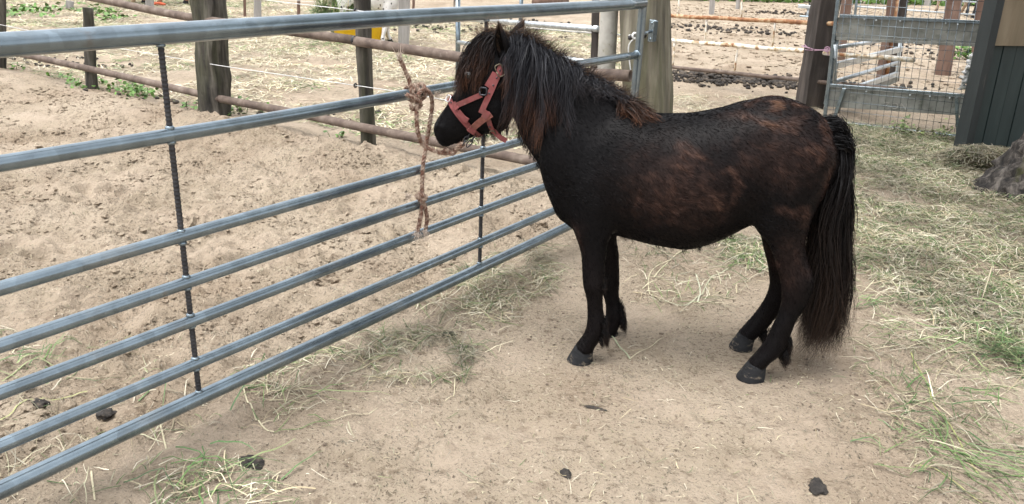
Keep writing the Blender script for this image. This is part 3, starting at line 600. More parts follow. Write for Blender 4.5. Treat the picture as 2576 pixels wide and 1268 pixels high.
for i in range(260):
    t = rng.uniform(0, 1); c = crest(t); c[1] = rng.normal(0, .014); r, nn = onskin(c)
    d = np.array([rng.normal(-.35, .5), rng.normal(0, .55), 1.0]); G.append(settle(r, d, rng.uniform(.035, .085), 6, .004, .18, np.array([-.3, rng.normal(0, .5), .4])))
parts.append(clump(G, 13, .008, 1.3, .0012, SHEEN_GREY*.7, TAWN*.5, 1.5, .006))
G = []                                       # tuft at the withers
for i in range(46):
    t = rng.uniform(.84, 1.0); c = crest(t); c[1] = rng.normal(.01, .018); r, nn = onskin(c)
    d = np.array([rng.normal(-.25, .3), rng.uniform(.1, .7), .9]); G.append(settle(r, d, rng.uniform(.08, .135), 8, rng.uniform(.004, .016), .34, np.array([-.25, 0, 0])))
parts.append(clump(G, 46, .0085, 1.0, .0017, np.array([.02, .016, .015]), AUB*.55, 1.4, .008))
for i in range(1):                            # far side of the neck
    G = []
    for i in range(60):
        t = rng.uniform(0, .8); c = crest(t); c[1] = rng.normal(-.012, .012); r, nn = onskin(c); G.append(settle(r, np.array([0, -.7, .7]), rng.uniform(.1, .2), 8, rng.uniform(.006, .02), .4))
    parts.append(clump(G, 24, .01, .9, .002, DK, AUB, 2.6))
hairobj('mane', parts)
parts = []; G = []
for i in range(80):
    x = rng.uniform(1212, 1268); c = lp(x, 92); c[1] = rng.normal(.010, .02); r, nn = onskin(c)
    d = np.array([rng.uniform(.5, 1.0), rng.normal(.3, .35), rng.uniform(-.1, .2)]); G.append(settle(r, d, rng.uniform(.09, .26), 12, rng.uniform(.003, .011), .36, np.array([.16, .12, 0])+rng.normal(size=3)*.06))
parts.append(clump(G, 44, .0085, .8, .0019, np.array([.011, .009, .009]), AUB*.7, 3.6, .008))
G = []
for i in range(46):                            # wispy flyaways on the brow and between the ears
    c = lp(rng.uniform(1200, 1310), 88); c[1] = rng.normal(0, .03); r, nn = onskin(c)
    G.append(settle(r, np.array([rng.uniform(-.6, 1.), rng.normal(0, .5), 1.]), rng.uniform(.05, .10), 7, .004, .16, np.array([.3, 0, .3])))
parts.append(clump(G, 9, .006, 2.2, .001, np.array([.04, .028, .024]), TAWN*.7, 1.0, .012))
hairobj('forelock', parts)
for (B, T, O) in ((lp(1270, 142, .058), lp(1259, 58, .085), np.array([.4, .9, .05])), (lp(1292, 118, -.05), lp(1321, 53, -.085), np.array([.6, -.6, .1]))):
    a_ = unit(T-B); o_ = unit(O-a_*(O@a_)); s_ = np.cross(a_, o_); G = []
    for u in np.linspace(.15, 1, 26):
        for sg_ in (-1, 1):
            r = .026*(.55+.75*u-u*u)*1.35*(1-u**3.2)**.75; p0 = B+(T-B)*u+o_*(.010)+sg_*s_*r*.62; d = unit(a_*.8+o_*.25+sg_*s_*.35); G.append([p0+d*q for q in np.linspace(0, rng.uniform(.010, .02), 5)])
    parts_e = clump(G, 7, .0028, 1.2, .0011, np.array([.03, .024, .022]), TAWN*.45, 1.0, .002); hairobj('ear_hair', [parts_e])
# tail
parts = []; G = []
for i in range(150):
    u = rng.normal(0, .022); r, nn = onskin(np.array([*(lp(2086+rng.uniform(-6, 14), 312+rng.uniform(-6, 44)))]) + np.array([0, u, 0]))
    end = lp(rng.uniform(2004, 2112), rng.choice([rng.uniform(815, 866), rng.uniform(600, 850)], p=[.75, .25]), 0) ; ey = rng.normal(0, .05)
    if end[0] < lp(2050, 860)[0]-.02: pass
    b = r+np.array([-.030-rng.uniform(0, .02), 0, -.012]); out = lp(rng.uniform(2086, 2128), rng.uniform(395, 450)); out[1] = ey*.8
    m1 = lp(rng.uniform(2058, 2126), 560); m1[1] = ey; m2 = lp(rng.uniform(2034, 2122), 720); m2[1] = ey*1.1; end[1] = ey*1.2
    q = cat([r, b, out, m1, m2, end], 3); G.append(q)
parts.append(clump(G, 90, .0085, 1.3, .0024, DK*.95, np.array([.04, .024, .016]), 3.2, .018))
G2 = [g for g in G[:24]]; parts.append(clump(G2, 14, .011, 1.4, .0016, DK*1.6, np.array([.12, .065, .035]), 1.5, .02))
hairobj('tail', parts)
# feather on the fetlocks, beard under the jaw, belly fringe
parts = []
for (x, y, off, L, n) in ((1513, 838, .132, .062, 26), (1521, 812, .132, .05, 14), (1562, 800, -.132, .058, 24), (1570, 770, -.132, .045, 12), (1972, 884, .128, .06, 26), (1984, 858, .128, .045, 14), (1922, 836, -.128, .05, 18), (1522, 715, .132, .018, 10)):
    G = []
    for i in range(n):
        c = lp(x+rng.normal(0, 5), y+rng.normal(0, 8), off); c[1] += rng.normal(0, .014); r, nn = onskin(c)
        G.append(settle(r, np.array([-.9, rng.normal(0, .35), -.5]), L*rng.uniform(.6, 1.3), 7, .002, .4, np.array([-.16, 0, 0])))
    parts.append(clump(G, 26, .005, .6, .0013, DK, np.array([.04, .024, .018]), 2.5, .004))
hairobj('fetlock_feather', parts)
parts = []; G = []
for i in range(30):
    x = rng.uniform(1195, 1285); c = lp(x, 338 if x < 1262 else 320); c[1] = rng.normal(0, .03); r, nn = onskin(c); G.append(settle(r, np.array([-.2, 0, -1.]), rng.uniform(.015, .05), 6, .002, .3))
for i in range(40):
    u = rng.uniform(0, 1); c = lp(1286+u*70, 325+u*95); c[1] = rng.normal(0, .02); r, nn = onskin(c); G.append(settle(r, np.array([.4, 0, -1.]), rng.uniform(.012, .034), 6, .002, .3))
for i in range(46):
    x = rng.uniform(1560, 1860); c = lp(x, 612); c[1] = rng.normal(0, .05); r, nn = onskin(c); G.append(settle(r, np.array([-.6, 0, -.8]), rng.uniform(.012, .028)*(1.6 if 1690 < x < 1725 else 1), 6, .002, .25))
parts.append(clump(G, 12, .005, .7, .0011, DK, np.array([.05, .03, .02]), 2.0, .004)); hairobj('beard_and_belly_fringe', parts)
# short coat
tri = BV[TR]; ar = np.linalg.norm(np.cross(tri[:, 1]-tri[:, 0], tri[:, 2]-tri[:, 0]), axis=1); NH = 95000
ix = rng.choice(len(TR), NH, p=ar/ar.sum()); u = rng.uniform(size=(NH, 2)); s = u.sum(1) > 1; u[s] = 1-u[s]
Pn = tri[ix]; P0 = Pn[:, 0]+u[:, :1]*(Pn[:, 1]-Pn[:, 0])+u[:, 1:]*(Pn[:, 2]-Pn[:, 0]); Nn = np.cross(Pn[:, 1]-Pn[:, 0], Pn[:, 2]-Pn[:, 0]); Nn /= np.linalg.norm(Nn, axis=1)[:, None]
fl = np.stack([-.8+0*P0[:, 0], 0*P0[:, 0], -.55-.9*sstep(.6, .45, P0[:, 2])], 1); hd = sstep(.62, .75, P0[:, 0])[:, None]; fl = fl*(1-hd)+hd*np.array([.75, 0, -.75])
fl = fl+.55*np.stack([fbm(P0*9, 2), fbm(P0*9+11, 2), fbm(P0*9+23, 2)], 1)+rng.normal(size=(NH, 3))*.12
fl -= Nn*np.sum(fl*Nn, 1)[:, None]; fl /= np.maximum(np.linalg.norm(fl, axis=1), 1e-6)[:, None]
bm = brown(P0); ln = (.008+.016*np.minimum(bm, 1)+.003*rng.random(NH))*(1-.45*hd[:, 0]); lift = .12+.22*np.minimum(bm, 1)*rng.random(NH)
d1 = fl+Nn*lift[:, None]; t = np.array([0, .5, 1.]); P = P0[:, None]+ln[:, None, None]*(t[None, :, None]*d1[:, None]-(t**2)[None, :, None]*Nn[:, None]*(lift*.45)[:, None, None])
base = coatcol(P0)*rng.uniform(.75, 1.3, (NH, 1)); C = np.repeat(base[:, None], 3, 1); C[:, 2] *= 1.15
hairobj('coat_hair', [ribbons(P, np.full(NH, .0014), .0002, C)], m='coathair')
# ------------------------------------------------------------------ halter
halter = empty('halter', to_world(lp(1190, 260)), 'faded red webbing halter with buckles on the black pony\'s head', 'halter', rz=PROT)
halter.parent = None
def strap(P, Nrm, w, m, name='strap', th=.004, lift=.006):
    P = np.asarray(P); Nrm = np.asarray(Nrm); T = np.gradient(P, axis=0); T /= np.maximum(np.linalg.norm(T, axis=1), 1e-9)[:, None]
    S = np.cross(T, Nrm); S /= np.linalg.norm(S, axis=1)[:, None]; n = len(P); B = P+Nrm*lift
    rings = np.stack([B-S*w/2, B+S*w/2, B+S*w/2+Nrm*th, B-S*w/2+Nrm*th], 1).reshape(-1, 3)
    F = [(i*4+j, i*4+(j+1) % 4, (i+1)*4+(j+1) % 4, (i+1)*4+j) for i in range(n-1) for j in range(4)]+[(0, 1, 2, 3), (n*4-4, n*4-1, n*4-2, n*4-3)]
    return obj(name, fixn(mesh(name, to_world(rings), F, False)), m, halter)
def z1(x, y): return ((1650+.4733*x)/1.59, (50+.4733*y)/1.59)
def pathstrap(px, w, m, name, mirror=True, lift=.006, n=8):
    pts = cat([[*p, 0] for p in px], n); P = []; Nn = []
    for q in pts:
        h, nn = hit(q[0], q[1])
        if h is not None: P.append(h); Nn.append(nn)
    P = np.array(P); Nn = np.array(Nn)
    for k in range(2):                       # smooth
        P[1:-1] = (P[:-2]+2*P[1:-1]+P[2:])/4; Nn[1:-1] = (Nn[:-2]+2*Nn[1:-1]+Nn[2:])/4
    Nn /= np.linalg.norm(Nn, axis=1)[:, None]; strap(P, Nn, w, m, name, lift=lift)
    if mirror: f = np.array([1, -1, 1]); strap(P*f, Nn*f, w, m, name, lift=lift)
    return P, Nn
def loopstrap(a, b, w, m, name, lo=-9, hi=9, lift=.006, tilt=0, n=90):
    A, B = lp(*a), lp(*b); c = (A+B)/2; e = unit(A-B); P = []; Nn = []
    for th in np.linspace(-np.pi, np.pi, n+1)+(np.pi/2 if lo < -5 else 0):
        d = math.cos(th)*e+math.sin(th)*np.array([0, 1., 0]); h, nn, i, t = BVH.ray_cast(Vector(c+d*.0), Vector(d))
        o = c+d*.35; h, nn, i, t = BVH.ray_cast(Vector(o), Vector(-d), .35)
        if h is None: continue
        h = np.array(h); u = (h-c)@e
        if lo <= u <= hi: P.append(h); Nn.append(unit(np.array(nn)*.6+d*.4))
    P = np.array(P); Nn = np.array(Nn)
    for k in range(3): P[1:-1] = (P[:-2]+2*P[1:-1]+P[2:])/4; Nn[1:-1] = (Nn[:-2]+2*Nn[1:-1]+Nn[2:])/4
    Nn /= np.linalg.norm(Nn, axis=1)[:, None]; strap(P, Nn, w, m, name, lift=lift); return P, Nn
loopstrap((1124, 236), (1204, 332), .021, M['halter'], 'noseband')
pathstrap([z1(375, 790), z1(470, 745), z1(590, 690)], .019, M['halter'], 'cheek_strap', lift=.010)
pathstrap([z1(590, 845), z1(640, 720), z1(690, 600), z1(752, 440)], 0.021, M['halter'], 'cheek_strap', lift=.009)
pathstrap([z1(635, 625), z1(665, 570), z1(700, 510)], .022, M['halter'], 'strap_end', lift=.006)
loopstrap((1306, 92), (1214, 300), .024, M['halter'], 'crownpiece', lo=.02)
pathstrap([z1(480, 990), z1(560, 925), z1(668, 850)], .024, M['halter_dirty'], 'jaw_strap', lift=.012)
pathstrap([z1(400, 830), z1(440, 880), z1(478, 905)], .021, M['halter'], 'strap_end', lift=.012)
pathstrap([z1(640, 880), z1(665, 950), z1(690, 1000)], .018, M['halter'], 'throat_strap', lift=.007)
h, nn = hit(*z1(690, 995)); P = cat([h, to_local(at_depth(*z1(730, 1040), to_world(h))), to_local(at_depth(*z1(798, 1082), to_world(h)))], 6); strap(P, np.tile([0, 1., 0], (len(P), 1)), .018, M['halter'], 'throat_strap_end')
def frame_ring(px, a, b, r, m, name, rot=0, lift=.014):
    h, nn = hit(*px); t1 = unit(np.cross(nn, [0, 1., 0.01]) if abs(nn[1]) < .9 else np.cross(nn, [0, 0, 1.])); t2 = np.cross(nn, t1)
    c_, s_ = math.cos(rot), math.sin(rot); e1 = t1*c_+t2*s_; e2 = -t1*s_+t2*c_
    ang = np.linspace(0, 2*np.pi, 29); P = []
    for q in ang:
        x, y = math.cos(q), math.sin(q); x = math.copysign(abs(x)**.5, x); y = math.copysign(abs(y)**.5, y); P.append(h+nn*lift+a*x*e1+b*y*e2)
    obj(name, mesh(name, to_world(np.array(P)), tube(P, r, 6)[1]) if False else mesh(name, *tube(to_world(np.array(P)), r, 6)), m, halter)
frame_ring(z1(318, 735), .012, .017, .0024, M['steel'], 'buckle', .3)
frame_ring(z1(735, 490), .013, .021, .0024, M['brass'], 'buckle', .45)
frame_ring(z1(680, 995), .010, .012, .002, M['brass'], 'buckle', .2)
frame_ring(z1(605, 662), .013, .013, .0035, M['chain'], 'ring')
for p in ((733, 490), (710, 550), (684, 613), (652, 678), (345, 765), (660, 945)):
    h, nn = hit(*z1(*p)); lift = .0128 if p[0] > 640 and p[0] < 740 else .0105; obj('eyelet', mesh('eyelet', *tube(to_world(np.array([h+nn*lift, h+nn*(lift+.0022)])), .0034, 8)), M['chain'], halter)
for a, b, w in (((650, 865), (612, 838), .030), ((488, 990), (520, 960), .028), ((375, 800), (400, 775), .028)):
    pathstrap([z1(*a), z1((a[0]+b[0])/2, (a[1]+b[1])/2), z1(*b)], w, M['halter'], 'keeper', lift=.016, n=3)
# ------------------------------------------------------------------ lead rope with clip
h, nn = hit(1192, 338); ch = to_world(h[None])[0]; chin = at_depth(1168, 361, ch)
lead = empty('lead_rope', gpt(1040, 250), 'frayed red and white rope knotted round the gate rail and leading to the halter', 'rope')
def links(P0, P1, n):
    d = P1-P0; u = unit(d)
    for i in range(n):
        c = P0+d*(i+.5)/n; s = unit(np.cross(u, face_n(c))) if i % 2 else face_n(c); L = np.linalg.norm(d)/n*.72
        ring = [c+L*math.cos(t)*u+.007*math.sin(t)*s for t in np.linspace(0, 2*np.pi, 15)]; obj('link', mesh('link', *tube(ring, .0024, 6)), M['chain'], lead)
links(at_depth(1182, 335, ch), at_depth(1164, 364, ch), 3); links(at_depth(1196, 341, ch), at_depth(1176, 367, ch), 2)
rn = gN
def gp(x, y, off=.05): return gpt(x, y, off)
def ropemesh(P, r=.0078, name='strand'):
    P = np.asarray(P); L = np.concatenate([[0], np.cumsum(np.linalg.norm(np.diff(P, axis=0), axis=1))]); Q = np.arange(0, L[-1], .004); P = np.stack([np.interp(Q, L, P[:, i]) for i in range(3)], 1)
    mb = twisted(P, r, 3, .045, 7); V = np.concatenate(mb.V); V = V+.0012*np.stack([noise3(V*150), noise3(V*150+9), noise3(V*150+4)], 1)
    q = fbm(V*np.array([55, 55, 55]), 3)[:, None]; red = np.array([.19, .095, .066]); wht = np.array([.42, .32, .25]); t = sstep(-.35, .45, q); col = red*(1-t)+wht*t
    col *= (.75+.5*np.clip(fbm(V*160, 2)+.5, 0, 1))[:, None]
    o = obj(name, mesh(name, V, mb.F, True, col), M['rope'], lead)
    # loose fibres
    n = int(len(P)*5); i = rng.integers(0, len(P), n); d = rng.normal(size=(n, 3)); d /= np.linalg.norm(d, axis=1)[:, None]; a = P[i]+d*r*.9; t = np.linspace(0, 1, 3)
    S = a[:, None]+t[None, :, None]*(d*.008+rng.normal(size=(n, 3))*.006)[:, None]; v, f, c = ribbons(S, np.full(n, .0009), .0002, np.tile(np.array([.38, .27, .2]), (n, 3, 1))); 
    obj('fibre', mesh('fibre', v, f, True, c), M['rope'], o); return o
kc = gpt(1042, 247, 0); kz = RZ[1]
def coil(s0, s1, turns, r, ph=0):
    out = []
    for t in np.linspace(0, 1, int(turns*22)):
        a = ph+t*turns*2*np.pi; out.append(gz_at(s0+(s1-s0)*t, kz)+r*(math.cos(a)*gN+math.sin(a)*ZA))
    return out
sk_ = (kc-gA)@gdir
ropemesh(cat([gp(1006, 148, .03), gp(1016, 170, .03), gp(1030, 205, .035), gp(1036, 232, .045), gp(1046, 250, .05), gp(1050, 270, .045)], 10))
ropemesh(coil(sk_-.028, sk_+.012, 1.6, .028, .4)); ropemesh(coil(sk_+.012, sk_+.05, 1.1, .0285, 2.6))
ropemesh(cat([gp(1022, 238, .05), gp(1050, 252, .062), gp(1058, 266, .055), gp(1038, 275, .045), gp(1034, 262, .05)], 10))
q1 = np.array([gp(1048, 262, .06), gp(1048, 300, .06), gp(1052, 335, .055), gp(1066, 366, .05)]); e1 = at_depth(1112, 385, gp(1085, 370)*.55+chin*.45); e2 = at_depth(1140, 380, gp(1085, 370)*.3+chin*.7)
ropemesh(cat([*q1, e1, e2, chin], 12)); ropemesh(cat([e1, (e1+e2)/2+np.array([0, -.006, .012]), e2+np.array([0, -.004, -.010]), (e2+chin)/2+np.array([0, -.005, .010]), chin], 10), .008)
ropemesh(cat([gp(1050, 240, .045), gp(1066, 226, .03), gp(1082, 236, .035), gp(1087, 262, .03), gp(1082, 305, .03), gp(1072, 365, .02), gp(1064, 420, .03), gp(1062, 470, .03), gp(1063, 498, .035), gp(1074, 545, .03), gp(1070, 580, .02)], 10))
ropemesh(cat([gp(1050, 488, .03), gp(1072, 496, .045), gp(1060, 504, .04), gp(1048, 492, .03), gp(1062, 500, .02), gp(1058, 545, .03), gp(1050, 584, .025)], 10), .0085)
for (x, y) in ((1005, 147), (1050, 586), (1070, 582), (1100, 238), (1026, 494)):
    c = gp(x, y, .035); n = 80; t = np.linspace(0, 1, 4); d = rng.normal(size=(n, 3))*.012+(ZA*.02 if y < 200 else -ZA*.016 if y > 500 else 0); S = c+rng.normal(size=(n, 1, 3))*.005+t[None, :, None]*d[:, None]
    v, f, cc_ = ribbons(S, np.full(n, .0014), .0003, np.tile(np.array([.62, .52, .44]), (n, 4, 1))); obj('frayed_end', mesh('frayed_end', v, f, True, cc_), M['rope'], lead)
# ------------------------------------------------------------------ white peeling pipe fence on the right
tim = foot(gnd(2036, 275)); fR = tim.copy(); fRd = None
def depth_pt(x, y, dist): d = ray(x, y); return EYE+d*(dist/np.hypot(d[0], d[1]))
wfA = depth_pt(1675, 110, 10.6); wfB = depth_pt(2026, 129, 9.35); wd = unit((wfB-wfA)*np.array([1, 1, 0])); wN = np.array([wd[1], -wd[0], 0]); wN = wN if wN@face_n(wfA) > 0 else -wN
wf = empty('railing', (wfA[0], wfA[1], 0), 'white pipe railing with peeling paint and rusty top rail beyond the pony\'s back', 'railing')
def wpt(x, y): return onp(x, y, wfA, wN)
def wrail(a, b, r, m, ext=1.0):
    A, B = wpt(*a), wpt(*b); B2 = B+(B-A)*ext*.32; A2 = A-(B-A)*.12
    obj('rail', mesh('rail', *tube(np.linspace(A2, B2, 14)+.003*np.sin(np.arange(14)*1.7)[:, None]*ZA, r, 12)), M[m], wf)
wrail((1687, 40), (2038, 57), .023, 'rustedge'); wrail((1679, 101), (2024, 129), .024, 'whiterust', 1.9); wrail((1673, 167), (2011, 201), .022, 'rust', 1.9)
for a, b in (((1709, -40), (1707, 38)), ((1868, -40), (1865, 46)), ((1778, 45), (1773, 107)), ((1950, 53), (1943, 121)), ((1697, 103), (1693, 166)), ((1855, 116), (1848, 184)), ((2110, 62), (2104, 134))):
    obj('rod', mesh('rod', *tube(np.linspace(wpt(*a), wpt(*b), 5), .011, 8)), M['whiterust'], wf)
fw = wpt(1680, 170); obj('foot', mesh('foot', *tube([fw, [fw[0], fw[1], -.05]], .024, 10)), M['rust'], wf)
fw = wpt(2120, 205); obj('foot', mesh('foot', *tube([fw, [fw[0], fw[1], -.05]], .024, 10)), M['rust'], wf)
# dark timber post with pink twine
tb2 = foot(gnd(2034, 276)-face_n(tim)*.1)
setp(timber('timber_post', tb2, upto(tb2, (2078, 0), 1.6), .24, .2, M['sleeper'], yaw=R_(14), seed=12, nz=26, rough=.006), 'dark brown square timber post with pink twine, left of the mesh gate', 'post')
tnA = tb2+face_n(tb2)*.14; twine = empty('pink_twine', (tnA[0], tnA[1], .9), 'pink baler twine knotted round the dark timber post and mesh gate frame', 'twine')
tp = lambda x, y, o=0.: at_depth(x, y, tb2+face_n(tb2)*(.14+o))
for pts, r in (([(2026, 114), (2034, 121), (2060, 126), (2085, 126), (2108, 122), (2116, 121)], .0055), ([(2025, 125), (2050, 127), (2075, 125), (2100, 128)], .005), ([(2074, 122), (2082, 118), (2088, 124), (2080, 130), (2073, 126), (2084, 122)], .0055), ([(2079, 128), (2083, 134), (2082, 140)], .004), ([(2086, 127), (2094, 132), (2100, 131)], .004), ([(2034, 121), (2028, 117), (2024, 112)], .004)):
    obj('strand', twisted(cat([tp(*p) for p in pts], 12), r, 3, .02, 5).mesh('strand'), M['twine'], twine)
back = [tb2+q for q in (np.array([-.13, -.1, 0]), np.array([-.14, .12, 0]), np.array([.12, .14, 0]), np.array([.16, -.05, 0]))]; zt = tp(2034, 121)[2]
obj('strand', twisted(cat([tp(2026, 118)]+[np.array([b[0], b[1], zt]) for b in back]+[tp(2112, 122)], 14), .005, 3, .02, 5).mesh('strand'), M['twine'], twine)
# ------------------------------------------------------------------ mesh gate with two grey boards
mgA = gnd(2073, 304); mgB = gnd(2416, 352); md_ = unit((mgB-mgA)*np.array([1, 1, 0])); mN = np.array([md_[1], -md_[0], 0]); mN = mN if mN@face_n(mgA) > 0 else -mN
mg = empty('mesh_gate', (mgA+mgB)/2*np.array([1, 1, 0]), 'wire mesh gate with two weathered grey boards between timber post and dark shed', 'gate')
def mp(x, y, off=0.): return onp(x, y, mgA+mN*off, mN)
mz0 = .03
def mbar(a, b, r, m=M['galv'], name='frame_bar', sq=True, off=0., ext=0.):
    A, B = mp(*a, off), mp(*b, off); u = unit(B-A); A = A-u*ext; B = B+u*ext
    if sq:
        s = unit(np.cross(u, mN)); obj(name, fixn(mesh(name, *bevel_box((A+B)/2, u, s, mN, np.linalg.norm(B-A)/2, r, r, .002), False)), m, mg)
    else: obj(name, mesh(name, *tube([A, B], r, 6)), m, mg)
mbar((2116, -70), (2074, 304), .016); mbar((2492, -50), (2418, 345), .016); mbar((2107, 90), (2079, 262), .024, M['galv'], off=-.05)
mbar((2112, 40), (2469, 56), .013); mbar((2085, 214), (2430, 241), .014); mbar((2120, -68), (2490, -52), .014)
mbar((2076, 304), (2418, 344), .010)
def board(q, th, off):
    P = [mp(*p, off) for p in q]; n = mN*th; V = np.array([*P, *[p-n for p in P]]); 
    return obj('board', fixn(mesh('board', V, [(0, 1, 2, 3), (4, 7, 6, 5), (0, 4, 5, 1), (1, 5, 6, 2), (2, 6, 7, 3), (3, 7, 4, 0)], False)), M['board'], mg)
board([(2109, 44), (2468, 60), (2456, 113), (2103, 96)], .022, -.02); lb = board([(2084, 219), (2429, 246), (2420, 291), (2079, 268)], .022, -.02)
lip = mp(2103, 97, -.012), mp(2456, 114, -.012); obj('lip', fixn(mesh('lip', *bevel_box((lip[0]+lip[1])/2, unit(lip[1]-lip[0]), np.cross(unit(lip[1]-lip[0]), mN), mN, np.linalg.norm(lip[1]-lip[0])/2, .012, .012, .002), False)), M['board'], mg)
nv = 19
for i in range(1, nv):                        # wires
    t = i/nv; j = rng.normal(0, .6); mbar((2114+(2488-2114)*t+j, -62+12*t), (2075+(2417-2075)*t+j*.6, 303+38*t), .0021, M['galv'], 'wire', False, .019)
for k in range(16):
    t = k/15.; yl, yr = -62+t*360, -48+t*388; xl, xr = 2114-40*t, 2489-72*t; mbar((xl, yl+rng.normal(0, .5)), (xr, yr+rng.normal(0, .5)), .0021, M['galv'], 'wire', False, .023)
for (x, y) in ((2205, 47), (2175, 45), (2265, 49), (2380, 55), (2410, 57), (2180, 226), (2290, 235), (2340, 238), (2390, 242), (2300, 104), (2280, 103)):
    c = mp(x, y+4, .0); obj('clip', mesh('clip', *tube([c-mN*.004, c+mN*.022], .007, 8)), M['galv_light'], mg)
mbar((2124, 222), (2098, 300), .016, M['galv'], 'strap', True, .012); mbar((2406, 245), (2410, 345), .014, M['galv'], 'strap', True, -.03)
fc = bpy.data.curves.new('lettering', 'FONT'); fc.body = 'ZON'; fc.size = .085; fc.extrude = .006; fc.space_character = 1.25
to = bpy.data.objects.new('t', fc); COL.objects.link(to); bpy.context.view_layer.update(); tme = bpy.data.meshes.new_from_object(to.evaluated_get(bpy.context.evaluated_depsgraph_get())); bpy.data.objects.remove(to)
tl = obj('lettering', tme, M['galv_light'], mg); tme.materials.clear(); tme.materials.append(M['concrete'])
tx = unit(mp(2300, 270)-mp(2200, 262)); tz = unit(np.cross(mN, tx)); tz = tz if tz[2] > 0 else -tz; org = mp(2221, 272, -.018); mw = Matrix.Identity(4)
for i in range(3): mw[i][0] = tx[i]; mw[i][1] = tz[i]; mw[i][2] = mN[i]; mw[i][3] = org[i]
tl.parent = None; tl.matrix_world = mw; tl.parent = mg; tl.matrix_parent_inverse = mg.matrix_world.inverted()
# white plastic wrap caught on the gate's right upright
q = cat([mp(2451, 141, .03), mp(2440, 160, .045), mp(2436, 178, .05), mp(2424, 196, .03), mp(2428, 210, .05), mp(2417, 226, .03)], 8)
V, F = tube(q, .022+.012*np.sin(np.arange(len(q))*1.1), 10); V = V+.03*np.stack([fbm(V*30, 3), fbm(V*30+7, 3), fbm(V*30+3, 3)], 1)
setp(obj('plastic_wrap', mesh('plastic_wrap', V, F), M['rag']), 'torn white plastic wrap caught on the mesh gate beside the shed', 'plastic')
# open tube gate behind it
ogA = depth_pt(2104, 165, 8.75); ogB = depth_pt(2266, 123, 11.0); od = unit((ogB-ogA)*np.array([1, 1, 0])); oN = np.array([od[1], -od[0], 0])
og = empty('tube_gate', (ogA[0], ogA[1], 0), 'open light metal gate seen end-on through the wire mesh gate', 'gate')
op = lambda x, y: onp(x, y, ogA, oN)
for a, b, r in (((2106, 119), (2223, 101), .02), ((2102, 165), (2267, 123), .032), ((2098, 206), (2259, 157), .022), ((2100, 240), (2257, 186), .03)):
    A, B = op(*a), op(*b)
    if r > .025: u = unit(B-A); obj('rail', fixn(mesh('rail', *bevel_box((A+B)/2, u, np.cross(u, oN), oN, np.linalg.norm(B-A)/2, r, .02, .004), False)), M['galv_light'], og)
    else: obj('rail', mesh('rail', *tube([A, B], r, 12)), M['galv_light'], og)
A, B = op(2102, 112), op(2097, 262); obj('upright', mesh('upright', *tube([A, B], .02, 10)), M['galv_light'], og)
A, B = op(2266, 96), op(2254, 205); obj('upright', mesh('upright', *tube([A, B], .02, 10)), M['galv_light'], og)
A, B = op(2240, 200), op(2130, 250); P4 = [op(2110, 268), op(2253, 208), op(2255, 182), op(2104, 236)]
V = np.array([*P4, *[p-oN*.02 for p in P4]]); obj('kick_board', fixn(mesh('kick_board', V, [(0, 1, 2, 3), (4, 7, 6, 5), (0, 4, 5, 1), (1, 5, 6, 2), (2, 6, 7, 3), (3, 7, 4, 0)], False)), M['board'], og)
# posts beyond the mesh gate
def far_post(base_px, top_px, w, m, label, name='timber_post', yaw=None, seed=0, z=1.5, back_=0., rnd=False, cat_='post', group=None):
    b = foot(gnd(*base_px)); t = upto(b, top_px, z)
    o = roundpost(name, b, t, w/2, M[m], seed=seed) if rnd else timber(name, b, t, w, w*.9, M[m], yaw=yaw, seed=seed, nz=12, kn=2)
    return setp(o, label, cat_, group or ('thin stakes in the back paddock' if name == 'stake' else 'posts in the back paddock'))
far_post((2212, 208), (2243, 0), .10, 'redwood', 'red-brown timber post left of the rusty pipe behind the mesh gate', seed=21)
b = foot(gnd(2229, 209)); setp(obj('rust_pipe', mesh('rust_pipe', *tube([b-ZA*.05, upto(b, (2256, 0), 1.5)], .032, 12)), M['rustedge']), 'upright orange rusty pipe between two timber posts behind the mesh gate', 'pipe')
far_post((2247, 205), (2270, 0), .14, 'sleeper', 'black timber post right of the rusty pipe behind the mesh gate', seed=23)
far_post((2372, 188), (2401, 0), .21, 'redwood', 'thick red-brown timber post standing alone in the paddock behind the mesh gate', seed=25)
far_post((2450, 196), (2472, 0), .14, 'redwood', 'brown timber post half hidden by the shed\'s corner', seed=26)
far_post((2112, 150), (2130, 0), .16, 'redwood', 'brown timber post just right of the dark twine-tied timber, behind the mesh', seed=27)
far_post((2330, 16), (2334, 0), .2, 'greywood', 'pale grey post at the far hedge seen above the mesh gate', seed=28)
far_post((1790, 36), (1792, 0), .145, 'greywood', 'weathered grey post in the paddock beyond the white railing', seed=29)
far_post((1855, 24), (1857, 0), .12, 'greywood', 'smaller dark grey post farther back beyond the white railing', seed=30)
far_post((2150, 45), (2155, 0), .07, 'galv', 'thin steel post holding pale rails behind the mesh gate', 'steel_post', rnd=True, seed=31)
rl = empty('far_railing', foot(gnd(2155, 45)), 'pale tube railing across the far paddock behind the mesh gate', 'railing')
rB = gnd(2155, 45); rC = gnd(2480, 62); rd = unit(rC-rB); rN = np.array([rd[1], -rd[0], 0])
for a, b in (((2150, 16), (2490, 40)), ((2150, 51), (2480, 76)), ((2150, -14), (2490, 8))):
    obj('rail', mesh('rail', *tube([onp(*a, rB, rN), onp(*b, rB, rN)], .024, 8)), M['galv_light'], rl)
obj('upright', mesh('upright', *tube([onp(2480, 80, rB, rN), onp(2488, -5, rB, rN)], .024, 8)), M['galv_light'], rl)
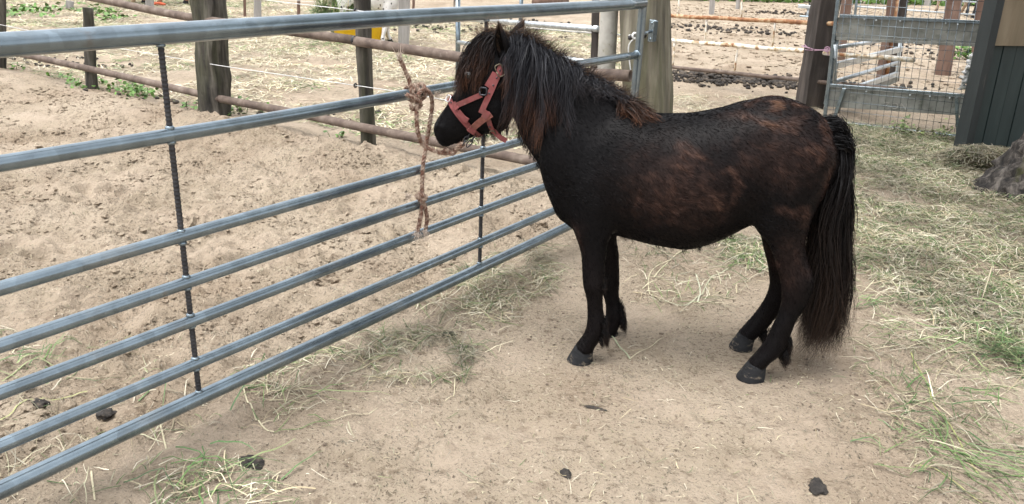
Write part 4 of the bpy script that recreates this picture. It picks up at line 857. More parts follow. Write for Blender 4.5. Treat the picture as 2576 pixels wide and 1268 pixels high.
# steel trailer coupling / drinker on a stand beyond the railing
st = foot(gnd(2030, 44)); drk = empty('steel_drinker', st, 'small galvanised steel drinker on a stand beyond the white railing', 'drinker')
sx = np.cross(ZA, face_n(st)); fy = face_n(st)
obj('tray', fixn(mesh('tray', *bevel_box(st+ZA*.28, -sx, fy, ZA, .28, .09, .045, .01), False)), M['galv_light'], drk)
obj('leg', mesh('leg', *tube([st-ZA*.03, st+ZA*.24], .03, 10)), M['galv_light'], drk); obj('knob', mesh('knob', *tube([st+ZA*.32-sx*-.02, st+ZA*.40], [.02, .028], 8)), M['rebar'], drk)
obj('base_plate', fixn(mesh('base_plate', *bevel_box(st+ZA*.02, -sx, fy, ZA, .2, .12, .02, .01), False)), M['galv'], drk)
# ------------------------------------------------------------------ shed
sA = foot(gnd(2412, 392)); sdv = unit(np.array([1, .30, 0])); sN = np.array([sdv[1], -sdv[0], 0]); shed = empty('shed', sA, 'dark green clad shed corner with plywood patch at the right edge', 'shed')
SH = 2.3
def sp(x, y, off=0.): return onp(x, y, sA+sN*off, sN)
tpx = upto(sA, (2497, 0)); lean = (tpx-sA)/(tpx[2]-sA[2]); lean = np.array([lean[0], lean[1], 1])*1.0; sx_ = sdv
def sv(u, z, o): return sA+sdv*u+sN*o+lean*z
def slab(name, u0, u1, z0, z1, o0, o1, m, b=.004):
    V = np.array([sv(u, z, o) for z in (z0, z1) for o in (o0, o1) for u in (u0, u1)]); F = [(0, 2, 3, 1), (4, 5, 7, 6), (0, 1, 5, 4), (2, 6, 7, 3), (0, 4, 6, 2), (1, 3, 7, 5)]
    return obj(name, fixn(mesh(name, V, F, False)), m, shed)
slab('corner_post', -.03, .045, -.05, SH, -.05, .075, M['shedpost']); slab('trim', .048, .07, -.05, SH, -.03, .035, M['shedpost'])
for i in range(12):
    u0 = .075+i*.137; pl = slab('plank', u0, u0+.130, -.05, SH, -.03, .005+.004*(i % 2), M['shed'])
slab('backing', .10, 1.85, -.05, SH, -.05, -.034, M['shedpost'])
ply0 = sp(2490, 116, .05)[2]-.0
slab('plywood_panel', .049, 1.28, ply0, ply0+1.22, .038, .054, M['ply'])
sw = np.array([.60, .80, 0]); V = np.array([sA+sdv*u+sN*-.052+sw*o+lean*z for z in (-.05, SH) for o in (.0, 2.0) for u in (-.0, .05)])
obj('side_wall', fixn(mesh('side_wall', V, [(0, 2, 3, 1), (4, 5, 7, 6), (0, 1, 5, 4), (2, 6, 7, 3), (0, 4, 6, 2), (1, 3, 7, 5)], False)), M['shed'], shed)
V = np.array([sv(u, SH+z, .15)-(sw*o if o else 0) for z in (0.002, .06) for o in (-2.2, 0) for u in (-.06, 2.0)]); obj('roof', fixn(mesh('roof', V, [(0, 2, 3, 1), (4, 5, 7, 6), (0, 1, 5, 4), (2, 6, 7, 3), (0, 4, 6, 2), (1, 3, 7, 5)], False)), M['shedpost'], shed)
# ------------------------------------------------------------------ tree: trunk at right, crown above the yard
tcx = gnd(2735, 500); tc = np.array([tcx[0], tcx[1], 0.])
tree = empty('tree', tc, 'old grey-barked tree trunk with flared root at the right edge', 'tree')
k = 150; zs = np.concatenate([np.linspace(-.08, 1.0, 34), np.linspace(1.08, 3.2, 22)]); a = np.linspace(0, 2*np.pi, k, endpoint=False); V = []
leftang = math.atan2(*( (gnd(2500, 480)-tc)[1::-1] ))
for z in zs:
    r = .33+.06*math.exp(-z*1.2)
    fl = np.exp(-max(z, 0)*2.3)*(.40*np.maximum(0, np.cos((a-leftang)))**5+.22*np.maximum(0, np.cos(a-leftang-2.1))**6+.24*np.maximum(0, np.cos(a-leftang+2.0))**6+.16*np.maximum(0, np.cos(a-leftang-3.6))**6)
    P = np.stack([np.cos(a)*(r+fl), np.sin(a)*(r+fl), 0*a+z], 1)+np.array([.05*z, -.02*z, 0]); V.append(P)
V = np.array(V).reshape(-1, 3); n_ = V.copy(); n_[:, 2] = 0; n_ /= np.linalg.norm(n_, axis=1)[:, None]
V = V+n_*(.05*fbm(V*np.array([9, 9, 3.2]), 4, .65)-.055*np.exp(-(np.abs(noise3(V*np.array([17, 17, 4.])))/.12)**2))[:, None]+tc
F = [(i*k+j, i*k+(j+1) % k, (i+1)*k+(j+1) % k, (i+1)*k+j) for i in range(len(zs)-1) for j in range(k)]
trunk = obj('trunk', mesh('trunk', V, F), M['bark'], tree)
limbs = MB(); top = tc+np.array([.05*3.1, -.06, 3.0]); tips = []
for i in range(11):
    an = i*2.4+.3; L = rng.uniform(2.2, 3.8); e = top+np.array([math.cos(an)*L, math.sin(an)*L, rng.uniform(.8, 2.4)]); md_p = (top+e)/2+rng.normal(size=3)*.25; P = cat([top-ZA*.3, md_p, e], 6)
    limbs.add(*tube(P, np.linspace(.10, .02, len(P)), 8)); tips += [P[j] for j in range(5, len(P))]
obj('limbs', limbs.mesh('limbs'), M['bark'], tree)
CROWN_N = 15000
tips = np.array(tips); cl = tips[rng.integers(0, len(tips), 420)]+rng.normal(size=(420, 3))*np.array([.7, .7, .45]); q = cl[rng.integers(0, 420, CROWN_N)]+rng.normal(size=(CROWN_N, 3))*.22
q = q[(q[:, 2] > 2.35)]; nL = len(q); d = rng.normal(size=(nL, 3)); d /= np.linalg.norm(d, axis=1)[:, None]; e = np.cross(d, rng.normal(size=(nL, 3))); e /= np.linalg.norm(e, axis=1)[:, None]; s = rng.uniform(.04, .085, (nL, 1))
V = np.stack([q-d*s, q+e*s*.5, q+d*s, q-e*s*.5], 1).reshape(-1, 3); b = np.arange(nL)*4; cl_ = np.repeat(np.array([.06, .10, .025])*rng.uniform(.6, 1.4, (nL, 1)), 4, 0)
cr_ = obj('crown', mesh('crown', V, np.stack([b, b+1, b+2, b+3], 1), False, cl_), M['leaf'], tree); cr_['kind'] = 'stuff'
# ------------------------------------------------------------------ background paddock
far_post((1016, 116), (1017, 0), .17, 'greywood', 'pale grey post right of the yellow tub', seed=41, rnd=False)
far_post((648, 56), (648, 0), .135, 'greywood', 'grey post between the two dark fence posts, far in the paddock', seed=42)
far_post((377, 24), (377, 0), .16, 'greywood', 'short grey post beside the orange plastic scrap', seed=43)
far_post((175, 24), (176, 2), .14, 'greywood', 'grey post stub near the top left corner', seed=44, z=None)
far_post((616, 43), (615, 0), .055, 'redwood', 'thin dark stake left of the grey post far in the paddock', 'stake', seed=45)
far_post((751, 42), (752, 0), .06, 'redwood', 'thin dark stake left of the fresh green hay', 'stake', seed=46)
far_post((1039, 33), (1040, 0), .06, 'redwood', 'thin brown stake right of the pale grey post by the tub', 'stake', seed=47)
far_post((1236, 66), (1236, 50), .06, 'redwood', 'short brown stake seen above the pony\'s forelock', 'stake', seed=48, z=None)
og2A = cp+np.array([-.02, .02, 0]); ug = depth_pt(1152, 150, 8.6)
g2 = empty('back_gate', (ug[0], ug[1], 0), 'bright galvanised gate behind the pony\'s head, ending at the concrete post', 'gate'); g2d = unit((og2A-ug)*np.array([1, 1, 0])); g2N = np.array([g2d[1], -g2d[0], 0])
g2p = lambda x, y: onp(x, y, ug, g2N)
for a, b, r in (((1152, 46), (1503, 73), .0215), ((1152, 106), (1498, 160), .02), ((1152, -10), (1505, -16), .02)): obj('rail', mesh('rail', *tube([g2p(*a), g2p(*b)], r, 12)), M['galv_light'], g2)
for a, b in (((1152, -14), (1152, 200)), ((1312, -14), (1309, 62))): obj('upright', mesh('upright', *tube([g2p(*a), g2p(*b)], .026 if a[0] < 1200 else .016, 12)), M['galv'], g2)
lt = g2p(1146, 14); obj('latch', mesh('latch', *tube([lt+ZA*.05, lt+ZA*.05-g2d*.05, lt-g2d*.06, lt-ZA*.05-g2d*.05], .006, 6)), M['rebar'], g2)
lgp = foot(gnd(1385, 16)); lx = unit(gnd(1446, 10)-gnd(1323, 16)); V, F = tube([lgp-lx*.75+ZA*.12, lgp+ZA*.13, lgp+lx*.75+ZA*.12], [.11, .12, .11], 14); V = V+.01*np.stack([noise3(V*8), noise3(V*8+4), noise3(V*8+6)], 1)
setp(obj('log', mesh('log', V, F), M['redwood']), 'brown log lying in the far paddock above the top gate rail', 'log')
# yellow tub of fresh green hay
tub0 = foot(gnd(905, 106)); tub = empty('feed_tub', tub0, 'bright yellow plastic feed tub standing in the straw paddock', 'tub')
tx_ = np.cross(ZA, face_n(tub0)); ty_ = face_n(tub0)
def rrect(hw, hd, z, k=40):
    a = np.linspace(0, 2*np.pi, k, endpoint=False); f = lambda v: np.sign(v)*np.abs(v)**.4
    return tub0+f(np.cos(a))[:, None]*hw*tx_+f(np.sin(a))[:, None]*hd*ty_+z*ZA
rings = [rrect(.355, .2, .0), rrect(.36, .205, .01), rrect(.43, .26, .36), rrect(.455, .28, .365), rrect(.455, .28, .385), rrect(.425, .255, .385), rrect(.345, .19, .03)]
V = np.concatenate(rings); k = 40; F = [(i*k+j, i*k+(j+1) % k, (i+1)*k+(j+1) % k, (i+1)*k+j) for i in range(6) for j in range(k)]+[tuple(range(k))[::-1], tuple(6*k+j for j in range(k))]
obj('tub_shell', fixn(mesh('tub_shell', V, F)), M['yellow'], tub)
osc = foot(gnd(400, 17)); V, F = ell((0, 0, 0), (.16, .05, .035), 0, 14); V = V+.02*np.stack([noise3(V*12), noise3(V*12+5), noise3(V*12+2)], 1)+osc+ZA*.04
setp(obj('plastic_scrap', mesh('plastic_scrap', V, F), M['orange']), 'small orange plastic scrap lying in the far left paddock', 'scrap')
# other horses: same build as the pony
def horse(px, scale, rz, m, label, tailm=None, hoofm=None):
    b = foot(gnd(*px)); e = empty('horse', b, label, 'horse', 'horses in the back paddock', rz=rz); e.scale = (scale,)*3
    o = bpy.data.objects.new('body', bme.copy()); COL.objects.link(o); o.parent = e; o.data.materials.clear(); o.data.materials.append(M[m])
    for c in [c for c in pony.children if c.name.startswith('hoof')]:
        h_ = bpy.data.objects.new('hoof', c.data); COL.objects.link(h_); h_.parent = e
    if tailm:
        G = np.array([cat([[-.47, u*.3, .94], [-.55, u*.6, .92], [-.585, u, .75], [-.57, u*1.1, .5], [-.55, u*1.2, .26+rng.uniform(0, .1)]], 3) for u in rng.normal(0, .04, 40)])
        v, f, c = clump(G, 12, .012, 1.4, .006, (1, 1, 1), (1, 1, 1)); obj('tail', mesh('tail', v, f, True, c), M[tailm], e, False)
    return e
horse((926, 108), .98, R_(8), 'spotted', 'white horse with dark spots standing behind the yellow tub', 'palehair')
horse((350, 14), 1.3, R_(160), 'tanhorse', 'tan horse at the top left edge, only its legs showing')
horse((420, 10), 1.3, R_(200), 'brownhorse', 'chestnut horse beside the grey post at the top edge, only legs showing')
horse((2452, 46), 1.25, R_(75), 'blackhorse', 'black horse far right behind the pale tube railing', 'palehair')
horse((2385, 36), 1.25, R_(100), 'tanhorse', 'pale horse behind the thick brown post, far beyond the mesh gate', 'palehair')
# ------------------------------------------------------------------ hay, straw, grass, clods, dung
def inpoly(n, px):
    Q = np.array([gnd(*p)[:2] for p in px]); lo, hi = Q.min(0), Q.max(0); area = .5*abs(np.dot(Q[:, 0], np.roll(Q[:, 1], 1))-np.dot(Q[:, 1], np.roll(Q[:, 0], 1)))
    N = int(n*area); out = []; got = 0
    while got < N:
        p = rng.uniform(lo, hi, (max(64, 2*N), 2)); c = np.zeros(len(p), bool); j = len(Q)-1
        for i in range(len(Q)):
            xi, yi, xj, yj = *Q[i], *Q[j]; cond = ((yi > p[:, 1]) != (yj > p[:, 1])) & (p[:, 0] < (xj-xi)*(p[:, 1]-yi)/(yj-yi+1e-12)+xi); c ^= cond; j = i
        p = p[c]; out.append(p); got += len(p)
    return np.concatenate(out)[:N]
def patchy(P, s, lo, hi, z=0.): k = sstep(lo, hi, n2(P[:, 0], P[:, 1], s, 3, z)); return P[rng.random(len(P)) < k]
DRY = np.array([[.56, .50, .36], [.48, .42, .28], [.64, .59, .46], [.36, .30, .19], [.50, .48, .33]]); GRN = np.array([[.09, .17, .05], [.14, .22, .075], [.26, .31, .14], [.075, .14, .05]])
def blades(P, L, w, pile, green=.1, seg=4, curl=.5, kink=.25, lift=.0, tilt=.12, dull=1., align=None):
    n = len(P); L = rng.uniform(*L, n); yaw = rng.uniform(0, 6.283, n) if align is None else align+rng.normal(0, .5, n); t = np.linspace(0, 1, seg); cu = rng.normal(0, curl, n)
    kk = np.where(rng.random(n) < kink, rng.normal(0, 1.1, n), 0); ang = yaw[:, None]+cu[:, None]*t[None]+kk[:, None]*(t[None] > .5)
    dx = np.cumsum(np.cos(ang), 1)/seg*L[:, None]; dy = np.cumsum(np.sin(ang), 1)/seg*L[:, None]; X = P[:, :1]+dx-dx[:, seg//2:seg//2+1]; Y = P[:, 1:2]+dy-dy[:, seg//2:seg//2+1]
    bow = rng.uniform(0, .06, n)[:, None]*L[:, None]*(4*t*(1-t))[None]*2; Z = gz(X, Y)+.003+rng.random(n)[:, None]**1.6*pile+bow+lift+(rng.normal(0, tilt, n)*L)[:, None]*(t-.5)[None]
    Z = np.maximum(Z, gz(X, Y)+.002); S = np.stack([X, Y, Z], 2); g = rng.random(n) < green
    C = np.where(g[:, None], GRN[rng.integers(0, 4, n)], DRY[rng.integers(0, 5, n)])*rng.uniform(.6, 1.25, (n, 1))*dull*np.clip(.92+.55*n2(P[:, 0], P[:, 1], 2.1, 2, 50.), .45, 1.3)[:, None]; C = np.repeat(C[:, None], seg, 1)
    T = np.gradient(S, axis=1); side = np.stack([-T[..., 1], T[..., 0], rng.normal(0, .5, n)[:, None]*np.abs(T[..., 0])], 2); side /= np.maximum(np.linalg.norm(side, axis=2), 1e-9)[..., None]
    ww = (rng.uniform(w[0], w[1], n)[:, None]*(1-.75*t[None]**2))[..., None]*.5; V = np.stack([S-side*ww, S+side*ww], 2).reshape(-1, 3)
    b = ((np.arange(n)*seg*2)[:, None]+np.arange(seg-1)[None]*2).ravel(); return V, np.stack([b, b+1, b+3, b+2], 1), np.repeat(C.reshape(-1, 3), 2, 0)
def litter(name, parts, label, cat_, mat_='hay', parent=None):
    V = []; F = []; C = []; n = 0
    for v, f, c in parts: V.append(v); F.append(f+n); C.append(c); n += len(v)
    o = obj(name, mesh(name, np.concatenate(V), np.concatenate(F), False, np.concatenate(C)), M[mat_], parent)
    return setp(o, label, cat_, kind='stuff') if parent is None else setp(o, kind='stuff')
HAYR = [(2075, 300), (2240, 320), (2420, 345), (2700, 400), (2800, 520), (2700, 860), (2420, 860), (2200, 720), (2130, 620), (2060, 480), (2040, 330)]
p1 = inpoly(4600, HAYR); p1 = patchy(p1, 2.2, -.7, .2); p2 = inpoly(700, [(2040, 300), (2700, 400), (2800, 900), (2700, 1050), (2280, 900), (2120, 700), (1990, 560)])
p2 = patchy(p2, 2.6, -.4, .3); p3 = inpoly(1900, [(2090, 305), (2420, 345), (2520, 430), (2110, 420)])
litter('loose_hay', [blades(p1, (.05, .20), (.0025, .0048), .035, .28, curl=.35), blades(p2, (.06, .26), (.002, .004), .012, .35, curl=.35, dull=.9), blades(p3, (.06, .2), (.003, .005), .045, .35)], 'thick mat of loose pale and green hay on the ground behind the pony\'s tail', 'hay')
p = inpoly(1100, [(1640, 240), (2060, 252), (2075, 320), (1980, 420), (1640, 330)]); p = patchy(p, 2.0, -.5, .2)
litter('loose_straw', [blades(p, (.05, .2), (.003, .0055), .02, .04, dull=1.1)], 'pale straw strewn beyond the pony\'s back towards the white railing', 'straw')
PAD = [(-250, 60), (-150, -10), (300, -20), (700, 8), (1080, 40), (1500, 70), (1640, 100), (1620, 330), (1400, 380), (1080, 372), (760, 318), (545, 285), (232, 222), (-100, 165)]
p1 = inpoly(620, PAD); p1 = patchy(p1, .9, -.6, .2); p2 = inpoly(260, PAD); p2 = patchy(p2, .55, .05, .35, 4.)
litter('paddock_straw', [blades(p1, (.08, .28), (.005, .010), .012, .03, 3, dull=1.12), blades(p2, (.1, .28), (.005, .010), .02, .8, 3, dull=1.3)], 'pale straw and faded grass strewn over the paddock behind the pipe fence', 'straw')
GB = [(430, 1010), (720, 900), (1000, 770), (1230, 640), (1400, 600), (1420, 690), (1300, 800), (1150, 960), (900, 990), (640, 1080), (420, 1120), (200, 1130), (-50, 1200), (-50, 1080)]
p1 = inpoly(1900, GB); p1 = patchy(p1, 3.2, -.2, .4, 2.); p2 = inpoly(6500, [(880, 860), (1060, 820), (1200, 880), (1180, 960), (930, 970)]); p2 = patchy(p2, 5, -.3, .3); p3 = inpoly(4500, [(1120, 680), (1380, 620), (1400, 740), (1180, 800)]); p3 = patchy(p3, 4, -.3, .3)
p4 = inpoly(3800, [(380, 1190), (560, 1160), (700, 1180), (700, 1250), (420, 1290)]); p4 = patchy(p4, 6, -.3, .3); p5 = inpoly(800, [(-50, 800), (450, 850), (900, 900), (900, 1268), (-50, 1268)]); p5 = patchy(p5, 3, -.2, .4)
litter('trodden_hay', [blades(p1, (.04, .22), (.0018, .0036), .012, .22, 5, .25, dull=.85), blades(p2, (.04, .22), (.0018, .0036), .03, .22, 5, .25, dull=.8), blades(p3, (.04, .2), (.0018, .0036), .025, .18, 5, .25, dull=.85), blades(p4, (.04, .2), (.002, .004), .02, .4, dull=.9), blades(p5, (.02, .14), (.0018, .004), .004, .2)], 'wisps of trodden hay along the foot of the long gate', 'hay')
p1 = inpoly(600, [(1560, 610), (1900, 600), (1940, 690), (1800, 780), (1620, 770)]); p2 = inpoly(4200, [(1800, 590), (1930, 600), (1930, 690), (1840, 660)]); p3 = inpoly(150, [(1200, 700), (2100, 700), (2300, 1100), (2576, 1268), (900, 1268), (1000, 950)]); p4 = inpoly(900, [(2120, 800), (2576, 860), (2576, 1268), (2350, 1268), (2150, 950)])
def stalk(px, w, col):
    P = cat([[*p, 0] for p in px], 5); G_ = np.array([gnd(p[0], p[1]) for p in P]); G_[:, 2] = gz(G_[:, 0], G_[:, 1])+.006+.004*np.sin(np.arange(len(P))); T = np.gradient(G_, axis=0); S_ = np.stack([-T[:, 1], T[:, 0], 0*T[:, 0]], 1); S_ /= np.linalg.norm(S_, axis=1)[:, None]
    V = np.stack([G_-S_*w/2, G_+S_*w/2], 1).reshape(-1, 3); b = np.arange(len(P)-1)*2; return V, np.stack([b, b+1, b+3, b+2], 1), np.tile(np.array(col), (len(V), 1))
_d, _g = (.5, .45, .31), (.13, .2, .07)
STK = [stalk(p, w, c) for p, w, c in (([(612, 985), (622, 1015), (640, 1045), (655, 1075), (690, 1098)], .005, _d), ([(690, 1098), (760, 1080), (840, 1058)], .0035, _g), ([(660, 1075), (700, 1060), (690, 1030)], .003, _d), ([(1560, 590), (1650, 625), (1690, 650)], .005, _d), ([(1690, 655), (1640, 680), (1632, 730), (1660, 760)], .005, _d), ([(1660, 760), (1720, 770), (1760, 745), (1790, 700), (1830, 680)], .006, (.4, .4, .28)), ([(1645, 700), (1680, 660), (1720, 630)], .005, _d), ([(1535, 845), (1560, 875), (1585, 905)], .005, (.36, .4, .26)), ([(1585, 905), (1640, 870), (1670, 850)], .003, _d), ([(1750, 690), (1762, 735), (1755, 760)], .007, (.45, .45, .34)), ([(2290, 890), (2330, 960), (2345, 1010), (2400, 1090), (2470, 1200)], .004, (.3, .32, .12)), ([(2130, 850), (2200, 880), (2260, 870)], .004, _d), ([(2280, 880), (2340, 860), (2420, 890)], .004, _d), ([(840, 1060), (950, 1030)], .003, _d), ([(1880, 1230), (1905, 1268)], .003, _d), ([(1150, 1190), (1200, 1215)], .003, (.3, .3, .2)), ([(1145, 955), (1140, 1000), (1120, 1010)], .003, _d), ([(600, 960), (560, 1000), (520, 1010)], .003, _g), ([(2350, 1110), (2420, 1150), (2530, 1190), (2600, 1200)], .006, _g), ([(2390, 1090), (2450, 1120), (2576, 1135)], .006, _g), ([(2340, 1050), (2380, 1120), (2440, 1190), (2520, 1260)], .005, _g), ([(2300, 1170), (2380, 1195), (2470, 1268)], .0035, (.4, .4, .16)), ([(2250, 990), (2320, 1000), (2400, 1050)], .004, _d), ([(230, 1190), (240, 1268)], .005, _d), ([(405, 1085), (418, 1130)], .005, _d), ([(350, 1240), (420, 1210), (500, 1190)], .003, _g), ([(0, 1075), (60, 1040), (130, 1010), (220, 985)], .005, (.34, .36, .16)), ([(80, 920), (110, 890), (170, 850)], .006, _g), ([(215, 865), (300, 835), (340, 832)], .0035, _g))]
litter('hay_wisps', STK+[blades(p1, (.06, .26), (.0022, .0042), .008, .3, 5, .3, kink=.6, dull=.85), blades(p2, (.06, .2), (.0024, .005), .014, .55), blades(p3, (.015, .09), (.0014, .003), .003, .08), blades(p4, (.03, .22), (.0016, .0036), .008, .4, 5, .3, dull=.8)], 'scattered hay wisps on the bare sand round the pony\'s hooves', 'hay')
# fresh green grass wisps at the right edge
gp_ = []
for (x, y, sx2, sy2, n, al) in ((2560, 900, .09, .08, 150, None), (2590, 780, .10, .12, 90, None), (2500, 860, .12, .06, 40, -.2), (2490, 1150, .20, .08, 34, -.7), (2400, 1080, .10, .10, 18, -1.2), (2520, 1210, .14, .06, 26, -.6), (2360, 1000, .04, .12, 12, 1.8), (2450, 1000, .12, .05, 14, -.3), (2200, 770, .05, .03, 10, 0), (2140, 660, .08, .05, 40, None), (1210, 870, .06, .03, 9, 0.3), (690, 985, .12, .03, 10, .5), (500, 1250, .10, .04, 16, None), (560, 1180, .12, .05, 16, .5), (110, 890, .05, .08, 10, 1.1), (220, 960, .2, .04, 14, .6), (2330, 560, .3, .2, 60, None), (2450, 640, .2, .12, 40, None)):
    c = gnd(x, y); P = c[:2]+rng.normal(size=(n, 2))*np.array([sx2, sy2]); gp_.append(blades(P, (.08, .34), (.003, .0065), .05 if n > 80 else .012, .88, 7, .45, .45, tilt=.25 if n > 80 else .08, align=al))
litter('fresh_grass', gp_, 'fresh cut green grass blades lying at the right edge and by the gate', 'grass', 'leaf')
# short chaff and crumbs
ALL = [(-60, 330), (600, 330), (1100, 420), (1500, 420), (2100, 420), (2620, 600), (2620, 1300), (-60, 1300)]
p1 = inpoly(800, ALL); p1 = patchy(p1, 2.4, -.5, .35, 8.); p2 = inpoly(2600, ALL); p2 = patchy(p2, 2.0, -.35, .45, 12.); p2 = patchy(p2, 9.0, -.3, .3, 15.)
litter('chaff', [blades(p1, (.008, .04), (.001, .0024), .003, .06, 3), (lambda r: (r[0], r[1], r[2]*np.array([.30, .29, .30])))(blades(p2, (.006, .026), (.0014, .0036), .002, 0, 3))], 'fine chaff and dark crumbs trodden into the sand', 'chaff')
def clods(P, r, mat_, name, label, flat=.7):
    ico = bpy.data.meshes.new('i'); import bmesh; b_ = bmesh.new(); bmesh.ops.create_icosphere(b_, subdivisions=1, radius=1); b_.to_mesh(ico); b_.free()
    iv = np.array([v.co[:] for v in ico.vertices]); fi = np.array([p.vertices[:] for p in ico.polygons]); bpy.data.meshes.remove(ico); n = len(P); k = len(iv)
    R3 = np.exp(rng.normal(0, .45, n))*r; V = iv[None]*(1+.35*rng.normal(size=(n, k, 1)))*np.stack([R3*rng.uniform(.8, 1.4, n), R3*rng.uniform(.8, 1.4, n), R3*flat], 1)[:, None]
    V[..., 0] += P[:, :1]; V[..., 1] += P[:, 1:2]; V[..., 2] += (gz(P[:, 0], P[:, 1])+R3*.25)[:, None]
    F = (fi[None]+(np.arange(n)*k)[:, None, None]).reshape(-1, 3); o = obj(name, mesh(name, V.reshape(-1, 3), F, False), M[mat_]); return setp(o, label, 'soil', kind='stuff')
PENP = [(-80, 230), (232, 245), (545, 310), (928, 390), (1330, 470), (1420, 560), (900, 800), (430, 1010), (-80, 1230)]
p1 = inpoly(900, PENP); p1 = patchy(p1, 2.5, -.3, .4, 20.); clods(p1, .0068, 'ground', 'sand_clods', 'small crumbled sand clods all over the pen behind the gate')
p3 = inpoly(28, [(1690, 12), (2050, 12), (2480, 40), (2430, 230), (2090, 205), (1690, 165)]); clods(p3, .022, 'ground', 'paddock_clods', 'trampled lumpy soil clods in the paddock beyond the white railing', .5)
M['soil'] = mat('dark_soil', [(.3, (.075, .055, .04)), (.7, (.15, .115, .085))], 30, .95, .5, 0)
p2 = inpoly(420, ALL); p2 = patchy(p2, 2.2, -.1, .5, 33.); clods(p2, .0024, 'soil', 'soil_crumbs', 'dark soil crumbs sprinkled over the yard floor', .6)
# manure: heap beyond the pony's back and single droppings
def balls(name, P, r, label, cat_, pile=.0, stuff=True):
    V = []; F = []; n = 0
    for (x, y, h) in P:
        rr = r*rng.uniform(.4, 1.25); v, f = ell((0, 0, 0), (rr*rng.uniform(.9, 1.25), rr, rr*.8), rng.uniform(0, 3), 10); v = v*(1+.55*fbm(v*26+x*9, 2))[:, None]*np.array([1.1, 1.1, .8])+np.array([x, y, float(gz(x, y))+rr*.55+h]); V.append(v); F += [tuple(i+n for i in q) for q in f]; n += len(v)
    o = obj(name, mesh(name, np.concatenate(V), F), M['dung']); return setp(o, label, cat_, kind='stuff' if stuff else None)
def heap(px, sx2, sy2, n, hmax):
    c = gnd(*px); out = []
    for i in range(n):
        g = rng.normal(size=2); out.append((c[0]+g[0]*sx2, c[1]+g[1]*sy2, hmax*max(0, 1-np.hypot(*g)/1.2)*rng.random())); 
    return out
balls('manure_heap', heap((1800, 200), .30, .22, 480, .10)+heap((1920, 212), .2, .16, 240, .07)+heap((1850, 205), .8, .3, 420, .0), .025, 'black heap of horse droppings under the white railing beyond the pony', 'manure')
balls('manure_patch', heap((1780, 72), .7, .5, 70, 0)+heap((1890, 82), 1.0, .4, 60, 0)+heap((1960, 36), .6, .3, 60, .12), .038, 'dark droppings scattered in the paddock beyond the white railing', 'manure')
balls('manure_patch', heap((1330, 60), .6, .4, 40, 0)+heap((1180, 76), 1.6, .5, 120, 0)+heap((2310, 130), 1.1, .6, 60, 0)+heap((2240, 220), .5, .25, 30, 0), .03, 'droppings strewn through the back paddock', 'manure')
balls('manure_patch', heap((60, 150), .5, .2, 46, 0)+heap((190, 168), .3, .12, 30, 0)+heap((720, 292), .5, .1, 30, 0)+heap((450, 260), .4, .1, 24, 0), .02, 'dark droppings along the foot of the rusty pipe fence', 'manure')
def pat(px, w, d, h, label, seed):
    c = foot(gnd(*px)); V, F = ell((0, 0, 0), (w, d, h), 0, 26); q = V*np.array([26, 26, 40])+seed*9.1
    V = V*(1+.45*fbm(q, 3)+.35*fbm(q*2.3, 3))[:, None]*np.array([1.1, 1.1, .6]); V[:, 2] = np.maximum(V[:, 2], -.006); a = seed*1.3; V = np.stack([V[:, 0]*math.cos(a)-V[:, 1]*math.sin(a), V[:, 0]*math.sin(a)+V[:, 1]*math.cos(a), V[:, 2]], 1)+c+ZA*.003
    setp(obj('dung', mesh('dung', V, F), M['dung']), label, 'dung', 'dung lumps on the yard floor')
pat((2056, 1226), .036, .022, .014, 'flat dry dung lump alone on the sand at lower right', 1); pat((634, 1168), .036, .028, .022, 'dark dung lump beside green grass wisps at lower left', 2)
pat((97, 1030), .026, .024, .024, 'round black dung lump behind the lower gate rails at far left', 3); pat((264, 1030), .028, .024, .022, 'black dung lump just above the bottom gate rail', 4)
pat((1130, 845), .026, .02, .014, 'small dark dung lump with straw, between gate and front hooves', 5); pat((1424, 1192), .024, .016, .011, 'crumbly dung lump with straw, bottom centre of the yard', 6)
pat((1490, 1027), .032, .008, .006, 'thin dark dung smear on bare sand below the front hooves', 7)
# hay heap beside the shed
hc_ = foot(gnd(2475, 415)); hh = empty('hay_heap', hc_, 'small brown mound of old hay against the dark shed wall', 'hay')
V, F = ell((0, 0, 0), (.30, .2, .14), 0, 24); V = V*(1+.45*fbm(V*6, 3))[:, None]*np.array([.95, .95, .8])+hc_; obj('core', mesh('core', V, F), mat('old_hay', [(.3, (.10, .075, .04)), (.7, (.22, .17, .09))], 40, .95, .8), hh)
n = 3400; a = rng.uniform(0, 6.283, n); e = np.arccos(rng.uniform(0.02, 1, n)); P = np.stack([np.cos(a)*np.sin(e)*.36, np.sin(a)*np.sin(e)*.21, np.cos(e)*.13], 1)+hc_
v, f, c = blades(P[:, :2], (.06, .24), (.003, .006), .02, .12, tilt=.12, dull=.8); dz = np.repeat(P[:, 2]-gz(P[:, 0], P[:, 1]), 8); v[:, 2] += dz; litter('strands', [(v, f, c)], None, None, parent=hh)
